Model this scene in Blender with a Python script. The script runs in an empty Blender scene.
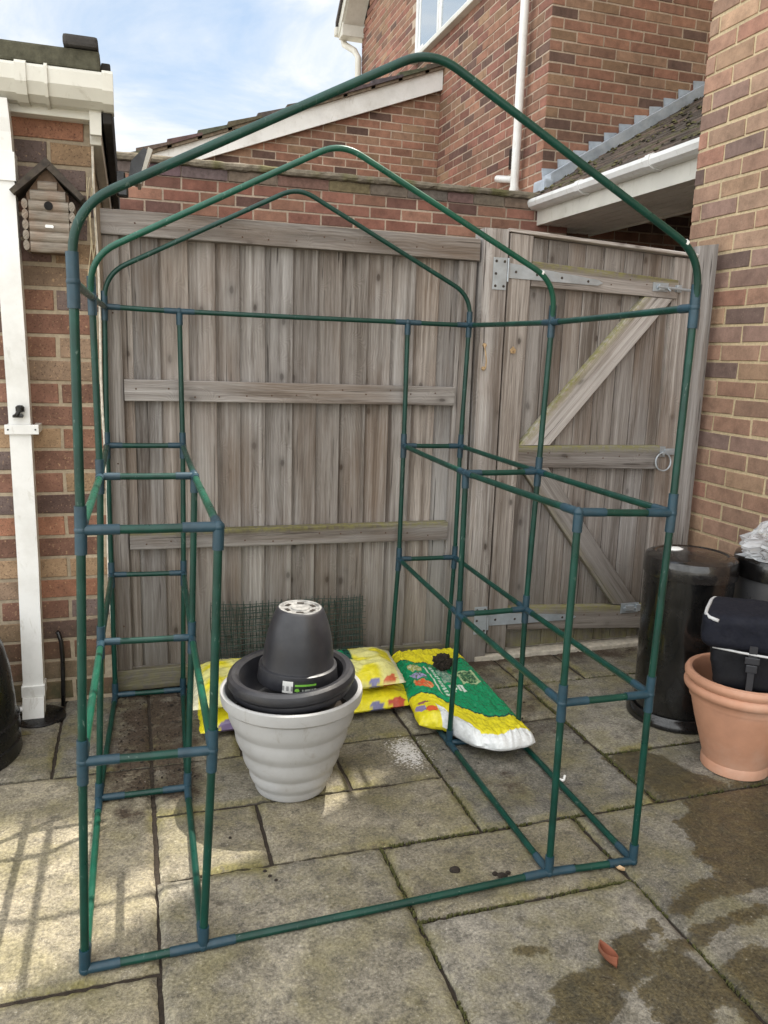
import bpy, bmesh, math, random
from math import sin, cos, pi, radians, sqrt, hypot
from mathutils import Vector, Matrix, noise

random.seed(7)
scene = bpy.context.scene
COL = scene.collection
R_ = random.random
def U(a, b): return a + (b - a) * random.random()

# ------------------------------------------------------------------ helpers
class MB:
    """collects vertices, faces, colours and grain coordinates for ONE mesh"""
    def __init__(s): s.v = []; s.f = []; s.c = []; s.g = []; s.m = []; s.mi = []
    def add(s, vs, fs, col=(1, 1, 1), g=None, moss=None):
        o = len(s.v)
        for i, p in enumerate(vs):
            s.v.append(tuple(p))
            s.c.append(tuple(col[i]) if isinstance(col, list) else tuple(col))
            s.g.append(tuple(g[i]) if g else tuple(p))
            s.m.append(moss[i] if moss else 0.0)
        for f in fs: s.f.append([o + k for k in f]); s.mi.append(0)
    def build(s, name, mat, parent=None, smooth=False, angle=None):
        me = bpy.data.meshes.new(name); me.from_pydata(s.v, [], s.f); me.update()
        a = me.attributes.new('tint', 'FLOAT_COLOR', 'POINT')
        a.data.foreach_set('color', [x for c in s.c for x in (c[0], c[1], c[2], 1.0)])
        a = me.attributes.new('grain', 'FLOAT_VECTOR', 'POINT')
        a.data.foreach_set('vector', [x for c in s.g for x in c])
        a = me.attributes.new('moss', 'FLOAT', 'POINT')
        a.data.foreach_set('value', s.m)
        if smooth: me.polygons.foreach_set('use_smooth', [True] * len(me.polygons))
        o = bpy.data.objects.new(name, me); COL.objects.link(o)
        if isinstance(mat, (list, tuple)):
            for m in mat: me.materials.append(m)
        else: me.materials.append(mat)
        if angle is not None:
            try: me.set_sharp_from_angle(angle=radians(angle))
            except Exception: pass
        if parent is not None:
            o.parent = parent
            o.matrix_parent_inverse = Matrix.Translation(-Vector(parent.location))
        return o

def tag(o, label=None, cat=None, group=None, kind=None):
    if label: o['label'] = label
    if cat: o['category'] = cat
    if group: o['group'] = group
    if kind: o['kind'] = kind
    return o
def thing(name, label, cat, loc=(0, 0, 0), group=None):
    o = bpy.data.objects.new(name, None); COL.objects.link(o); o.location = loc
    o.empty_display_size = .05
    return tag(o, label, cat, group)

def box(mb, x0, x1, y0, y1, z0, z1, col=(1, 1, 1), b=0.0, jit=0.0, moss=0.0):
    xs = sorted((x0, x1)); ys = sorted((y0, y1)); zs = sorted((z0, z1))
    if b <= 0:
        vs = [(x, y, z) for x in xs for y in ys for z in zs]
        if jit: vs = [(p[0] + U(-jit, jit), p[1] + U(-jit, jit), p[2] + U(-jit, jit)) for p in vs]
        mb.add(vs, [(0, 1, 3, 2), (4, 6, 7, 5), (0, 4, 5, 1), (2, 3, 7, 6), (0, 2, 6, 4), (1, 5, 7, 3)], col, moss=[moss] * 8)
        return
    b = min(b, (xs[1] - xs[0]) * .45, (ys[1] - ys[0]) * .45, (zs[1] - zs[0]) * .45)
    bm = bmesh.new()
    bmesh.ops.create_cube(bm, size=1)
    for v in bm.verts:
        v.co = Vector(((xs[0] + xs[1]) / 2 + v.co.x * (xs[1] - xs[0]), (ys[0] + ys[1]) / 2 + v.co.y * (ys[1] - ys[0]), (zs[0] + zs[1]) / 2 + v.co.z * (zs[1] - zs[0])))
    bmesh.ops.bevel(bm, geom=bm.edges[:], offset=b, segments=2, profile=.6, affect='EDGES')
    bm.verts.index_update()
    mb.add([tuple(v.co) for v in bm.verts], [[v.index for v in f.verts] for f in bm.faces], col, moss=[moss] * len(bm.verts))
    bm.free()

def prism(mb, pts, y0, y1, col=(1, 1, 1), axis='y'):
    """polygon given in the plane across `axis`, extruded from y0 to y1"""
    n = len(pts)
    def P(a, b, t): return (a, t, b) if axis == 'y' else ((t, a, b) if axis == 'x' else (a, b, t))
    vs = [P(a, b, y0) for a, b in pts] + [P(a, b, y1) for a, b in pts]
    fs = [list(range(n)), list(range(2 * n - 1, n - 1, -1))] + [(i, i + n, (i + 1) % n + n, (i + 1) % n) for i in range(n)]
    mb.add(vs, fs, col)

def tube(mb, pts, r, seg=12, col=(1, 1, 1), cap=True, rs=None):
    pts = [Vector(p) for p in pts]
    n = len(pts); T = []
    for i in range(n):
        a = pts[max(0, i - 1)]; b = pts[min(n - 1, i + 1)]
        T.append((b - a).normalized())
    up = Vector((0, 0, 1)) if abs(T[0].z) < .9 else Vector((1, 0, 0))
    nrm = T[0].cross(up).normalized()
    vs = []; fs = []
    for i in range(n):
        nrm = (nrm - T[i] * nrm.dot(T[i])).normalized()
        bn = T[i].cross(nrm)
        rr = rs[i] if rs else r
        for k in range(seg):
            a = 2 * pi * k / seg
            vs.append(pts[i] + (nrm * cos(a) + bn * sin(a)) * rr)
    for i in range(n - 1):
        for k in range(seg):
            k2 = (k + 1) % seg
            fs.append((i * seg + k, i * seg + k2, (i + 1) * seg + k2, (i + 1) * seg + k))
    if cap:
        fs.append(list(range(seg))[::-1]); fs.append([(n - 1) * seg + k for k in range(seg)])
    mb.add(vs, fs, col)

def lathe(mb, prof, c, seg=64, col=(1, 1, 1), mat=None, warp=0.0, a0=0, a1=2 * pi, cols=None):
    """prof: (radius, height) list; mat: optional rotation about c"""
    full = abs(a1 - a0 - 2 * pi) < 1e-6
    n = len(prof); m = seg if full else seg + 1
    vs = []; cc = []
    for j in range(m):
        a = a0 + (a1 - a0) * j / seg
        for i, (r, h) in enumerate(prof):
            w = 1 + warp * noise.noise(Vector((cos(a) * 1.3, sin(a) * 1.3, h * 3 + c[0] * 7)))
            p = Vector((r * w * cos(a), r * w * sin(a), h))
            if mat: p = mat @ p
            vs.append(Vector(c) + p); cc.append(cols[i] if cols else col)
    fs = []
    for j in range(seg):
        j2 = (j + 1) % m
        for i in range(n - 1):
            fs.append((j * n + i, j2 * n + i, j2 * n + i + 1, j * n + i + 1))
    mb.add(vs, fs, cc)

def fbm(x, y, z=0.0, o=4):
    return noise.fractal(Vector((x, y, z)), .6, 2.0, o)
def sstep(a, b, x):
    t = max(0., min(1., (x - a) / (b - a))); return t * t * (3 - 2 * t)
def mix(a, b, t): return tuple(p + (q - p) * t for p, q in zip(a, b))

# ------------------------------------------------------------------ materials
def newmat(name):
    m = bpy.data.materials.new(name); m.use_nodes = True
    nt = m.node_tree; b = nt.nodes['Principled BSDF']
    return m, nt, b
def N(nt, t, **kw):
    n = nt.nodes.new(t)
    for k, v in kw.items():
        if k in n.inputs: n.inputs[k].default_value = v
        else: setattr(n, k, v)
    return n
def L(nt, a, b): nt.links.new(a, b)
def math_(nt, op, a, b=None, clamp=False):
    n = nt.nodes.new('ShaderNodeMath'); n.operation = op; n.use_clamp = clamp
    for i, x in enumerate((a, b)):
        if x is None: continue
        if isinstance(x, (int, float)): n.inputs[i].default_value = x
        else: L(nt, x, n.inputs[i])
    return n.outputs[0]
def mixc(nt, f, a, b, mode='MIX'):
    n = nt.nodes.new('ShaderNodeMix'); n.data_type = 'RGBA'; n.blend_type = mode
    for i, x in ((0, f), (6, a), (7, b)):
        if isinstance(x, (int, float)): n.inputs[i].default_value = x
        elif isinstance(x, tuple): n.inputs[i].default_value = (*x, 1)
        else: L(nt, x, n.inputs[i])
    return n.outputs[2]
def noise_(nt, vec, scale, detail=4, rough=.6, dist=0.0, out=0):
    n = N(nt, 'ShaderNodeTexNoise'); n.inputs['Scale'].default_value = scale
    n.inputs['Detail'].default_value = detail; n.inputs['Roughness'].default_value = rough
    n.inputs['Distortion'].default_value = dist
    if vec is not None: L(nt, vec, n.inputs['Vector'])
    return n.outputs[out]
def ramp(nt, f, stops):
    n = nt.nodes.new('ShaderNodeValToRGB'); e = n.color_ramp.elements
    while len(e) < len(stops): e.new(.5)
    for k, (p, c) in zip(e, stops):
        k.position = p; k.color = (c, c, c, 1) if isinstance(c, (int, float)) else (*c, 1)
    L(nt, f, n.inputs[0]); return n.outputs[0]
def bump(nt, b, h, strength=.4, dist=.002):
    n = N(nt, 'ShaderNodeBump'); n.inputs['Strength'].default_value = strength; n.inputs['Distance'].default_value = dist
    L(nt, h, n.inputs['Height']); L(nt, n.outputs[0], b.inputs['Normal'])
def attr(nt, name):
    n = nt.nodes.new('ShaderNodeAttribute'); n.attribute_name = name; return n
def objco(nt): return nt.nodes.new('ShaderNodeTexCoord').outputs['Object']
def mapping(nt, vec, sc):
    n = nt.nodes.new('ShaderNodeMapping'); n.inputs['Scale'].default_value = sc; L(nt, vec, n.inputs['Vector']); return n.outputs[0]

def plain(name, col, rough=.5, var=.12, scale=25, dirt=None, dirtamt=.3, metal=0, bumpd=.0006, bscale=180, coat=0, spec=None):
    """painted / moulded surface: slight mottling, dust and scuffs, fine bump"""
    m, nt, b = newmat(name)
    co = objco(nt)
    n1 = noise_(nt, co, scale, 5)
    c = mixc(nt, ramp(nt, n1, [(.3, 0.), (.7, 1.)]), tuple(x * (1 - var) for x in col), tuple(min(1, x * (1 + var)) for x in col))
    if dirt:
        n2 = noise_(nt, co, scale * .35, 7, .7)
        c = mixc(nt, math_(nt, 'MULTIPLY', ramp(nt, n2, [(.48, 0.), (.72, 1.)]), dirtamt), c, dirt)
    L(nt, c, b.inputs['Base Color'])
    r = ramp(nt, noise_(nt, co, scale * 1.7, 5), [(.3, max(0, rough - .1)), (.75, min(1, rough + .14))])
    L(nt, r, b.inputs['Roughness'])
    b.inputs['Metallic'].default_value = metal
    if spec is not None: b.inputs['Specular IOR Level'].default_value = spec
    if coat: b.inputs['Coat Weight'].default_value = coat
    bump(nt, b, noise_(nt, co, bscale, 3), .5, bumpd)
    return m

def tinted(name, rough=.6, var=.15, scale=30, bumpd=.0008, bscale=150, spec=.5):
    """colour comes from the mesh's own tint attribute (prints, bricks, stone)"""
    m, nt, b = newmat(name)
    co = objco(nt); t = attr(nt, 'tint').outputs['Color']
    f = ramp(nt, noise_(nt, co, scale, 6, .65), [(.28, 1 - var), (.72, 1 + var)])
    L(nt, mixc(nt, 1.0, t, f, 'MULTIPLY'), b.inputs['Base Color'])
    b.inputs['Roughness'].default_value = rough
    b.inputs['Specular IOR Level'].default_value = spec
    bump(nt, b, noise_(nt, co, bscale, 4), .6, bumpd)
    return m

def brick_mat(name, speck=.35, speckcol=(.10, .06, .045), light=(.62, .50, .38), lightamt=.12, bumpd=.0025):
    m, nt, b = newmat(name)
    co = objco(nt); t = attr(nt, 'tint').outputs['Color']
    n1 = noise_(nt, co, 14, 6, .7)
    c = mixc(nt, 1.0, t, ramp(nt, n1, [(.25, .62), (.5, 1.0), (.78, 1.35)]), 'MULTIPLY')
    n2 = noise_(nt, co, 160, 3, .6)
    c = mixc(nt, math_(nt, 'MULTIPLY', ramp(nt, n2, [(.56, 0.), (.66, 1.)]), speck), c, speckcol)
    n3 = noise_(nt, co, 95, 3, .6)
    c = mixc(nt, math_(nt, 'MULTIPLY', ramp(nt, n3, [(.6, 0.), (.7, 1.)]), lightamt), c, light)
    n4 = noise_(nt, co, 1.6, 5, .6)
    c = mixc(nt, 1.0, c, ramp(nt, n4, [(.3, .78), (.7, 1.12)]), 'MULTIPLY')
    # damp green-brown staining towards the foot of the wall, its own ragged shape
    ms = attr(nt, 'moss').outputs['Fac']
    f = math_(nt, 'MULTIPLY', ms, ramp(nt, noise_(nt, co, 9, 6, .7), [(.3, .25), (.65, 1.)]), True)
    c = mixc(nt, f, c, (.055, .055, .028))
    L(nt, c, b.inputs['Base Color'])
    b.inputs['Roughness'].default_value = .88
    b.inputs['Specular IOR Level'].default_value = .25
    h = math_(nt, 'ADD', math_(nt, 'MULTIPLY', n2, .6), n1)
    bump(nt, b, h, .8, bumpd)
    return m

def mortar_mat(name, col):
    m, nt, b = newmat(name)
    co = objco(nt)
    n = noise_(nt, co, 60, 6, .7)
    c = mixc(nt, ramp(nt, n, [(.3, 0.), (.7, 1.)]), tuple(x * .72 for x in col), tuple(x * 1.15 for x in col))
    n4 = noise_(nt, co, 2.2, 4)
    c = mixc(nt, 1.0, c, ramp(nt, n4, [(.3, .72), (.7, 1.1)]), 'MULTIPLY')
    L(nt, c, b.inputs['Base Color']); b.inputs['Roughness'].default_value = .95
    bump(nt, b, n, .8, .003)
    return m

def wood_mat(name, tone=1.0):
    """weathered softwood: grain runs along grain.z, each plank has its own offset"""
    m, nt, b = newmat(name)
    g = attr(nt, 'grain').outputs['Vector']; t = attr(nt, 'tint').outputs['Color']
    v1 = mapping(nt, g, (1, 1, .045)); v2 = mapping(nt, g, (1, 1, .016))
    wob = noise_(nt, mapping(nt, g, (1, 1, .5)), 4.5, 3, .5)
    fine = noise_(nt, v1, 170, 6, .75)
    mid = noise_(nt, v2, 46, 5, .6, .8)
    # knots
    vo = N(nt, 'ShaderNodeTexVoronoi'); vo.voronoi_dimensions = '2D'; vo.inputs['Scale'].default_value = 5.0
    sx = N(nt, 'ShaderNodeSeparateXYZ'); L(nt, g, sx.inputs[0]); cx2 = N(nt, 'ShaderNodeCombineXYZ')
    L(nt, math_(nt, 'MULTIPLY', sx.outputs[0], 1.3), cx2.inputs[0]); L(nt, math_(nt, 'MULTIPLY', sx.outputs[2], .66), cx2.inputs[1])
    L(nt, cx2.outputs[0], vo.inputs['Vector'])
    kd = math_(nt, 'ADD', vo.outputs['Distance'], math_(nt, 'MULTIPLY', math_(nt, 'SUBTRACT', noise_(nt, mapping(nt, g, (1, 1, .6)), 22, 3), .5), .07))
    knot = ramp(nt, kd, [(.0, 1.), (.035, .95), (.055, .35), (.12, 0.)])
    kc = N(nt, 'ShaderNodeSeparateColor'); L(nt, vo.outputs['Color'], kc.inputs[0])
    knot = math_(nt, 'MULTIPLY', knot, ramp(nt, kc.outputs[0], [(.42, 0.), (.60, 1.)]))
    # growth rings that bend round the knots
    d = math_(nt, 'MULTIPLY', math_(nt, 'POWER', math_(nt, 'MAXIMUM', math_(nt, 'SUBTRACT', .34, kd), 0.0), 2.0), 2.2)
    sep = N(nt, 'ShaderNodeSeparateXYZ'); L(nt, g, sep.inputs[0])
    ph = math_(nt, 'ADD', math_(nt, 'ADD', sep.outputs[0], math_(nt, 'MULTIPLY', wob, .10)), d)
    ph = math_(nt, 'ADD', ph, math_(nt, 'MULTIPLY', mid, .012))
    rings = math_(nt, 'SINE', math_(nt, 'MULTIPLY', ph, 560.0))
    rings = ramp(nt, math_(nt, 'ADD', math_(nt, 'MULTIPLY', rings, .5), .5), [(.0, 0.), (1., 1.)])
    base = ramp(nt, mid, [(.25, (.080, .067, .057)), (.46, (.200, .175, .156)), (.74, (.44, .415, .39))])
    c = mixc(nt, .20, base, mixc(nt, rings, (.10, .078, .06), (.36, .32, .28)))
    c = mixc(nt, math_(nt, 'MULTIPLY', ramp(nt, fine, [(.53, 0.), (.74, 1.)]), .62), c, (.065, .048, .036))
    c = mixc(nt, math_(nt, 'MULTIPLY', ramp(nt, fine, [(.22, 1.), (.42, 0.)]), .30), c, (.40, .37, .34))
    c = mixc(nt, math_(nt, 'MULTIPLY', knot, .9), c, (.030, .019, .013))
    # broad grey / brown weathering
    pw = noise_(nt, mapping(nt, g, (1, 1, .35)), 3.1, 5, .6)
    c = mixc(nt, ramp(nt, pw, [(.36, 0.), (.64, .75)]), c, mixc(nt, .6, c, (.36, .34, .325)))
    c = mixc(nt, ramp(nt, noise_(nt, mapping(nt, g, (1, 1, .22)), 5.5, 5, .6), [(.48, 0.), (.70, .62)]), c, (.150, .100, .066))
    # long dark water streaks and grime running down the grain
    st = noise_(nt, mapping(nt, g, (1, 1, .05)), 17, 6, .7, .4)
    c = mixc(nt, math_(nt, 'MULTIPLY', ramp(nt, st, [(.50, 0.), (.66, 1.)]), .72), c, (.060, .042, .030))
    c = mixc(nt, math_(nt, 'MULTIPLY', ramp(nt, st, [(.30, 1.), (.43, 0.)]), .45), c, (.46, .435, .41))
    # fine drying cracks
    ck = noise_(nt, mapping(nt, g, (1, 1, .022)), 120, 3, .5)
    c = mixc(nt, math_(nt, 'MULTIPLY', ramp(nt, ck, [(.66, 0.), (.70, 1.)]), .75), c, (.020, .015, .012))
    c = mixc(nt, 1.0, c, t, 'MULTIPLY')
    oz = N(nt, 'ShaderNodeSeparateXYZ'); L(nt, objco(nt), oz.inputs[0])
    splash = math_(nt, 'MULTIPLY', ramp(nt, math_(nt, 'ADD', oz.outputs[2], math_(nt, 'MULTIPLY', math_(nt, 'SUBTRACT', st, .5), .9)), [(.04, 1.), (.52, 0.)]), .62)
    c = mixc(nt, splash, c, (.072, .062, .042))
    ms = attr(nt, 'moss').outputs['Fac']
    f = math_(nt, 'MULTIPLY', ms, ramp(nt, noise_(nt, objco(nt), 38, 5, .7), [(.34, 0.), (.6, .9)]), True)
    c = mixc(nt, f, c, (.21, .20, .055))
    L(nt, c, b.inputs['Base Color'])
    b.inputs['Roughness'].default_value = .85; b.inputs['Specular IOR Level'].default_value = .25
    h = math_(nt, 'ADD', math_(nt, 'MULTIPLY', fine, .8), math_(nt, 'MULTIPLY', rings, .35))
    h = math_(nt, 'SUBTRACT', h, math_(nt, 'MULTIPLY', knot, .5))
    bump(nt, b, h, .7, .0018)
    return m

def paving_mat():
    """riven concrete slab: tint carries each slab's tone; moss = algae; grain.x = wet; grain.y = soil; grain.z = white powder"""
    m, nt, b = newmat('riven_paving')
    co = objco(nt); t = attr(nt, 'tint').outputs['Color']
    g = N(nt, 'ShaderNodeSeparateXYZ'); L(nt, attr(nt, 'grain').outputs['Vector'], g.inputs[0])
    wet, soil, white = g.outputs[0], g.outputs[1], g.outputs[2]
    ms = attr(nt, 'moss').outputs['Fac']
    n0 = noise_(nt, co, 3.3, 4, .65); n1 = noise_(nt, co, 22, 6, .75); n2 = noise_(nt, co, 120, 4, .7); n3 = noise_(nt, co, 330, 3, .6)
    c = mixc(nt, 1.0, t, ramp(nt, n0, [(.32, .62), (.52, .98), (.72, 1.25)]), 'MULTIPLY')
    c = mixc(nt, 1.0, c, ramp(nt, n1, [(.30, .40), (.5, .97), (.70, 1.42)]), 'MULTIPLY')
    c = mixc(nt, 1.0, c, ramp(nt, n2, [(.32, .50), (.5, 1.), (.68, 1.5)]), 'MULTIPLY')
    c = mixc(nt, math_(nt, 'MULTIPLY', ramp(nt, n3, [(.60, 0.), (.68, 1.)]), .55), c, (.50, .47, .40))
    c = mixc(nt, math_(nt, 'MULTIPLY', ramp(nt, n3, [(.30, 1.), (.38, 0.)]), .6), c, (.045, .040, .030))
    nb_ = noise_(nt, co, 8.5, 5, .7, .6)
    c = mixc(nt, math_(nt, 'MULTIPLY', ramp(nt, nb_, [(.50, 0.), (.68, 1.)]), .6), c, mixc(nt, 1.0, (.085, .075, .052), ramp(nt, n2, [(.3, .5), (.7, 1.5)]), 'MULTIPLY'))
    c = mixc(nt, math_(nt, 'MULTIPLY', ramp(nt, nb_, [(.28, 1.), (.42, 0.)]), .35), c, (.40, .36, .29))
    # pale lichen spots
    vo = N(nt, 'ShaderNodeTexVoronoi'); vo.inputs['Scale'].default_value = 10; vo.inputs['Randomness'].default_value = 1
    L(nt, co, vo.inputs['Vector'])
    sp = ramp(nt, math_(nt, 'ADD', vo.outputs['Distance'], math_(nt, 'MULTIPLY', n2, .12)), [(.085, 1.), (.115, 0.)])
    c = mixc(nt, math_(nt, 'MULTIPLY', sp, .5), c, (.52, .50, .44))
    vd = N(nt, 'ShaderNodeTexVoronoi'); vd.inputs['Scale'].default_value = 6.3
    L(nt, mapping(nt, co, (1, 1.2, 1)), vd.inputs['Vector'])
    sd = ramp(nt, math_(nt, 'ADD', vd.outputs['Distance'], math_(nt, 'MULTIPLY', n1, .16)), [(.115, 1.), (.16, 0.)])
    c = mixc(nt, math_(nt, 'MULTIPLY', sd, .55), c, (.060, .050, .034))
    # olive algae blotches
    al = math_(nt, 'MULTIPLY', ramp(nt, noise_(nt, co, 5.5, 6, .7), [(.45, 0.), (.66, 1.)]), .62)
    al = math_(nt, 'ADD', al, math_(nt, 'MULTIPLY', ms, ramp(nt, n1, [(.3, .4), (.6, 1.)])), True)
    c = mixc(nt, al, c, mixc(nt, 1.0, (.165, .145, .058), ramp(nt, n2, [(.3, .5), (.7, 1.4)]), 'MULTIPLY'))
    wj = math_(nt, 'ADD', math_(nt, 'MULTIPLY', math_(nt, 'SUBTRACT', n1, .5), 1.5), math_(nt, 'MULTIPLY', math_(nt, 'SUBTRACT', noise_(nt, co, 11, 5, .7), .5), 1.3))
    wn = ramp(nt, math_(nt, 'ADD', wet, wj), [(.34, 0.), (.46, .85), (.75, 1.)])
    c = mixc(nt, math_(nt, 'MULTIPLY', wn, .88), c, mixc(nt, 1.0, mixc(nt, ramp(nt, n1, [(.35, 0.), (.6, 1.)]), (.034, .030, .019), (.070, .055, .025)), ramp(nt, n2, [(.3, .35), (.7, 1.9)]), 'MULTIPLY'))
    sn = ramp(nt, math_(nt, 'ADD', soil, math_(nt, 'MULTIPLY', math_(nt, 'SUBTRACT', noise_(nt, co, 9, 6, .75), .5), 3.0)), [(.30, 0.), (.95, 1.)])
    c = mixc(nt, math_(nt, 'MULTIPLY', sn, .94), c, mixc(nt, 1.0, (.040, .026, .016), ramp(nt, n2, [(.3, .35), (.7, 1.9)]), 'MULTIPLY'))
    pn = ramp(nt, math_(nt, 'ADD', white, math_(nt, 'MULTIPLY', math_(nt, 'SUBTRACT', n2, .5), 3.4)), [(.55, 0.), (.9, 1.)])
    c = mixc(nt, math_(nt, 'MULTIPLY', pn, .75), c, (.70, .68, .66))
    L(nt, c, b.inputs['Base Color'])
    r = math_(nt, 'SUBTRACT', .84, math_(nt, 'MULTIPLY', wn, .56))
    L(nt, r, b.inputs['Roughness']); b.inputs['Specular IOR Level'].default_value = .4
    h = math_(nt, 'ADD', math_(nt, 'MULTIPLY', n1, 1.0), math_(nt, 'MULTIPLY', n2, .5))
    bump(nt, b, math_(nt, 'ADD', h, math_(nt, 'MULTIPLY', n3, .2)), .85, .004)
    return m

def soil_mat(name, a=(.028, .020, .013), c2=(.075, .055, .036)):
    m, nt, b = newmat(name); co = objco(nt)
    n = noise_(nt, co, 90, 6, .75)
    L(nt, mixc(nt, ramp(nt, n, [(.3, 0.), (.7, 1.)]), a, c2), b.inputs['Base Color'])
    b.inputs['Roughness'].default_value = .95; bump(nt, b, n, 1., .006)
    return m

M = {}
M['tube'] = plain('green_coated_tube', (.0015, .036, .025), .36, .3, 14, (.03, .08, .06), .12, spec=.4, bumpd=.0002)
M['tube_bright'] = plain('bright_green_coated_tube', (.003, .064, .038), .34, .2, 14, (.07, .14, .11), .12, spec=.45, bumpd=.0002)  # lighter copy of the tube green; puts sunlight into the left rails' colour
def add_scuffs(m, col, amt, sc=70, lo=.62):
    nt = m.node_tree; b = nt.nodes['Principled BSDF']; l = b.inputs['Base Color'].links[0]; src = l.from_socket
    n = noise_(nt, mapping(nt, objco(nt), (1, 1, .35)), sc, 5, .7, 1.)
    L(nt, mixc(nt, math_(nt, 'MULTIPLY', ramp(nt, n, [(lo, 0.), (lo + .06, 1.)]), amt), src, col), b.inputs['Base Color'])
add_scuffs(M['tube'], (.16, .22, .19), .45); add_scuffs(M['tube_bright'], (.22, .30, .26), .4)
M['conn'] = plain('blue_grey_plastic_connector', (.010, .040, .060), .45, .2, 30, (.09, .11, .12), .16, bumpd=.0003)
M['white'] = plain('white_pvc', (.74, .74, .72), .35, .05, 6, (.33, .31, .26), .42, bumpd=.0003)
M['cream'] = plain('aged_white_pvc', (.60, .585, .52), .42, .07, 5, (.28, .25, .18), .45, bumpd=.0004)
M['soffit'] = plain('grey_soffit_board', (.66, .64, .60), .5, .08, 5, (.2, .18, .14), .4, bumpd=.0003)
M['black'] = plain('black_moulded_plastic', (.006, .006, .0065), .28, .3, 12, (.05, .047, .04), .16, bumpd=.0004)
M['potblack'] = plain('charcoal_pot_plastic', (.021, .0215, .026), .40, .2, 14, (.12, .11, .10), .2, bumpd=.0005)
M['potwhite'] = plain('pale_grey_pot_plastic', (.385, .383, .378), .45, .08, 9, (.24, .22, .18), .5, bumpd=.0004)
M['dirtywhite'] = plain('chalky_residue', (.24, .235, .225), .8, .4, 60, (.04, .04, .04), .9, bumpd=.001)
add_scuffs(M['white'], (.36, .33, .26), .28, 16, .58); add_scuffs(M['cream'], (.30, .27, .20), .30, 16, .58)
add_scuffs(M['potwhite'], (.20, .17, .12), .35, 14, .60)
M['terra'] = plain('terracotta_plastic', (.47, .240, .150), .6, .16, 7, (.54, .42, .34), .5, bumpd=.0005)
M['galv'] = plain('galvanised_steel', (.40, .44, .47), .42, .15, 18, (.22, .22, .22), .4, metal=.55, bumpd=.0004)
M['rust'] = plain('yellowed_zinc_hook', (.45, .32, .18), .45, .25, 60, (.18, .09, .05), .6, metal=.4)
M['lead'] = plain('lead_flashing', (.34, .385, .44), .5, .25, 9, (.56, .58, .60), .6, metal=.1, bumpd=.003, bscale=28)
M['navy'] = plain('navy_nylon', (.006, .007, .013), .78, .2, 60, (.03, .03, .04), .25, bumpd=.0005, bscale=700, spec=.25)
M['navyshell'] = plain('dark_quilted_nylon', (.003, .0033, .0055), .66, .2, 60, (.02, .02, .03), .25, bumpd=.0005, bscale=700, spec=.3)
M['piping'] = plain('pale_grey_piping', (.50, .50, .50), .6, .1, 60)
M['darkwood'] = plain('mossy_dark_roof_board', (.045, .035, .028), .9, .55, 40, (.12, .11, .07), .5, bumpd=.003, bscale=90)
M['tile'] = tinted('concrete_roof_tile', .92, .4, 28, .004, 70, .25)
M['tint'] = tinted('printed_plastic', .42, .10, 40, .0008, 60)
def film_print():
    m, nt, b = newmat('printed_bag_film'); co = objco(nt); t = attr(nt, 'tint').outputs['Color']
    n = noise_(nt, co, 11, 6, .6, 1.2); n2 = noise_(nt, co, 60, 4, .6, .6)
    L(nt, mixc(nt, 1.0, t, ramp(nt, n2, [(.3, .86), (.7, 1.1)]), 'MULTIPLY'), b.inputs['Base Color'])
    b.inputs['Roughness'].default_value = .24
    rd = math_(nt, 'ABSOLUTE', math_(nt, 'SUBTRACT', n, .5))
    bump(nt, b, math_(nt, 'ADD', math_(nt, 'MULTIPLY', rd, -3.0), math_(nt, 'MULTIPLY', n2, .12)), .6, .004)
    return m
M['film_print'] = film_print()
M['stone'] = tinted('weathered_stone', .93, .35, 34, .005, 60, .25)
M['brick_a'] = brick_mat('speckled_red_brick', .62, (.05, .026, .022), (.62, .42, .24), .42)
M['brick_b'] = brick_mat('pinkish_tan_brick', .28, (.11, .075, .06), (.50, .40, .30), .16)
M['brick_c'] = brick_mat('red_brown_brick', .25, (.08, .05, .04), (.45, .33, .25), .10, .002)
M['mortar_a'] = mortar_mat('grey_tan_mortar', (.38, .31, .22))
M['mortar_b'] = mortar_mat('sandy_mortar', (.58, .465, .29))
M['mortar_c'] = mortar_mat('pale_mortar', (.46, .365, .28))
M['wood'] = wood_mat('weathered_wood')
M['paving'] = paving_mat()
M['soil'] = soil_mat('joint_soil', (.016, .011, .007), (.048, .034, .022))
M['compost'] = soil_mat('dark_compost', (.008, .006, .004), (.035, .024, .016))
M['gravel'] = soil_mat('pale_gravel', (.22, .20, .16), (.46, .43, .37))
M['moss'] = soil_mat('joint_moss', (.035, .036, .010), (.115, .115, .032))
M['nail'] = plain('rusty_nail', (.075, .038, .022), .8, .4, 60)
M['hole'] = plain('dark_opening', (.004, .003, .003), .95, .1, 10)
M['wire'] = plain('dark_green_wire', (.008, .030, .020), .5, .3, 40)
M['log'] = None

def logmat():
    m, nt, b = newmat('peeled_log')
    g = attr(nt, 'grain').outputs['Vector']
    n = noise_(nt, mapping(nt, g, (.10, 1, 1)), 90, 6, .7)
    n2 = noise_(nt, objco(nt), 14, 4)
    c = mixc(nt, ramp(nt, n, [(.3, 0.), (.7, 1.)]), (.085, .066, .048), (.35, .31, .26))
    c = mixc(nt, ramp(nt, n2, [(.45, 0.), (.7, .5)]), c, (.19, .10, .055))
    L(nt, c, b.inputs['Base Color']); b.inputs['Roughness'].default_value = .75
    bump(nt, b, n, .6, .0015); return m
M['log'] = logmat()

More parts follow.
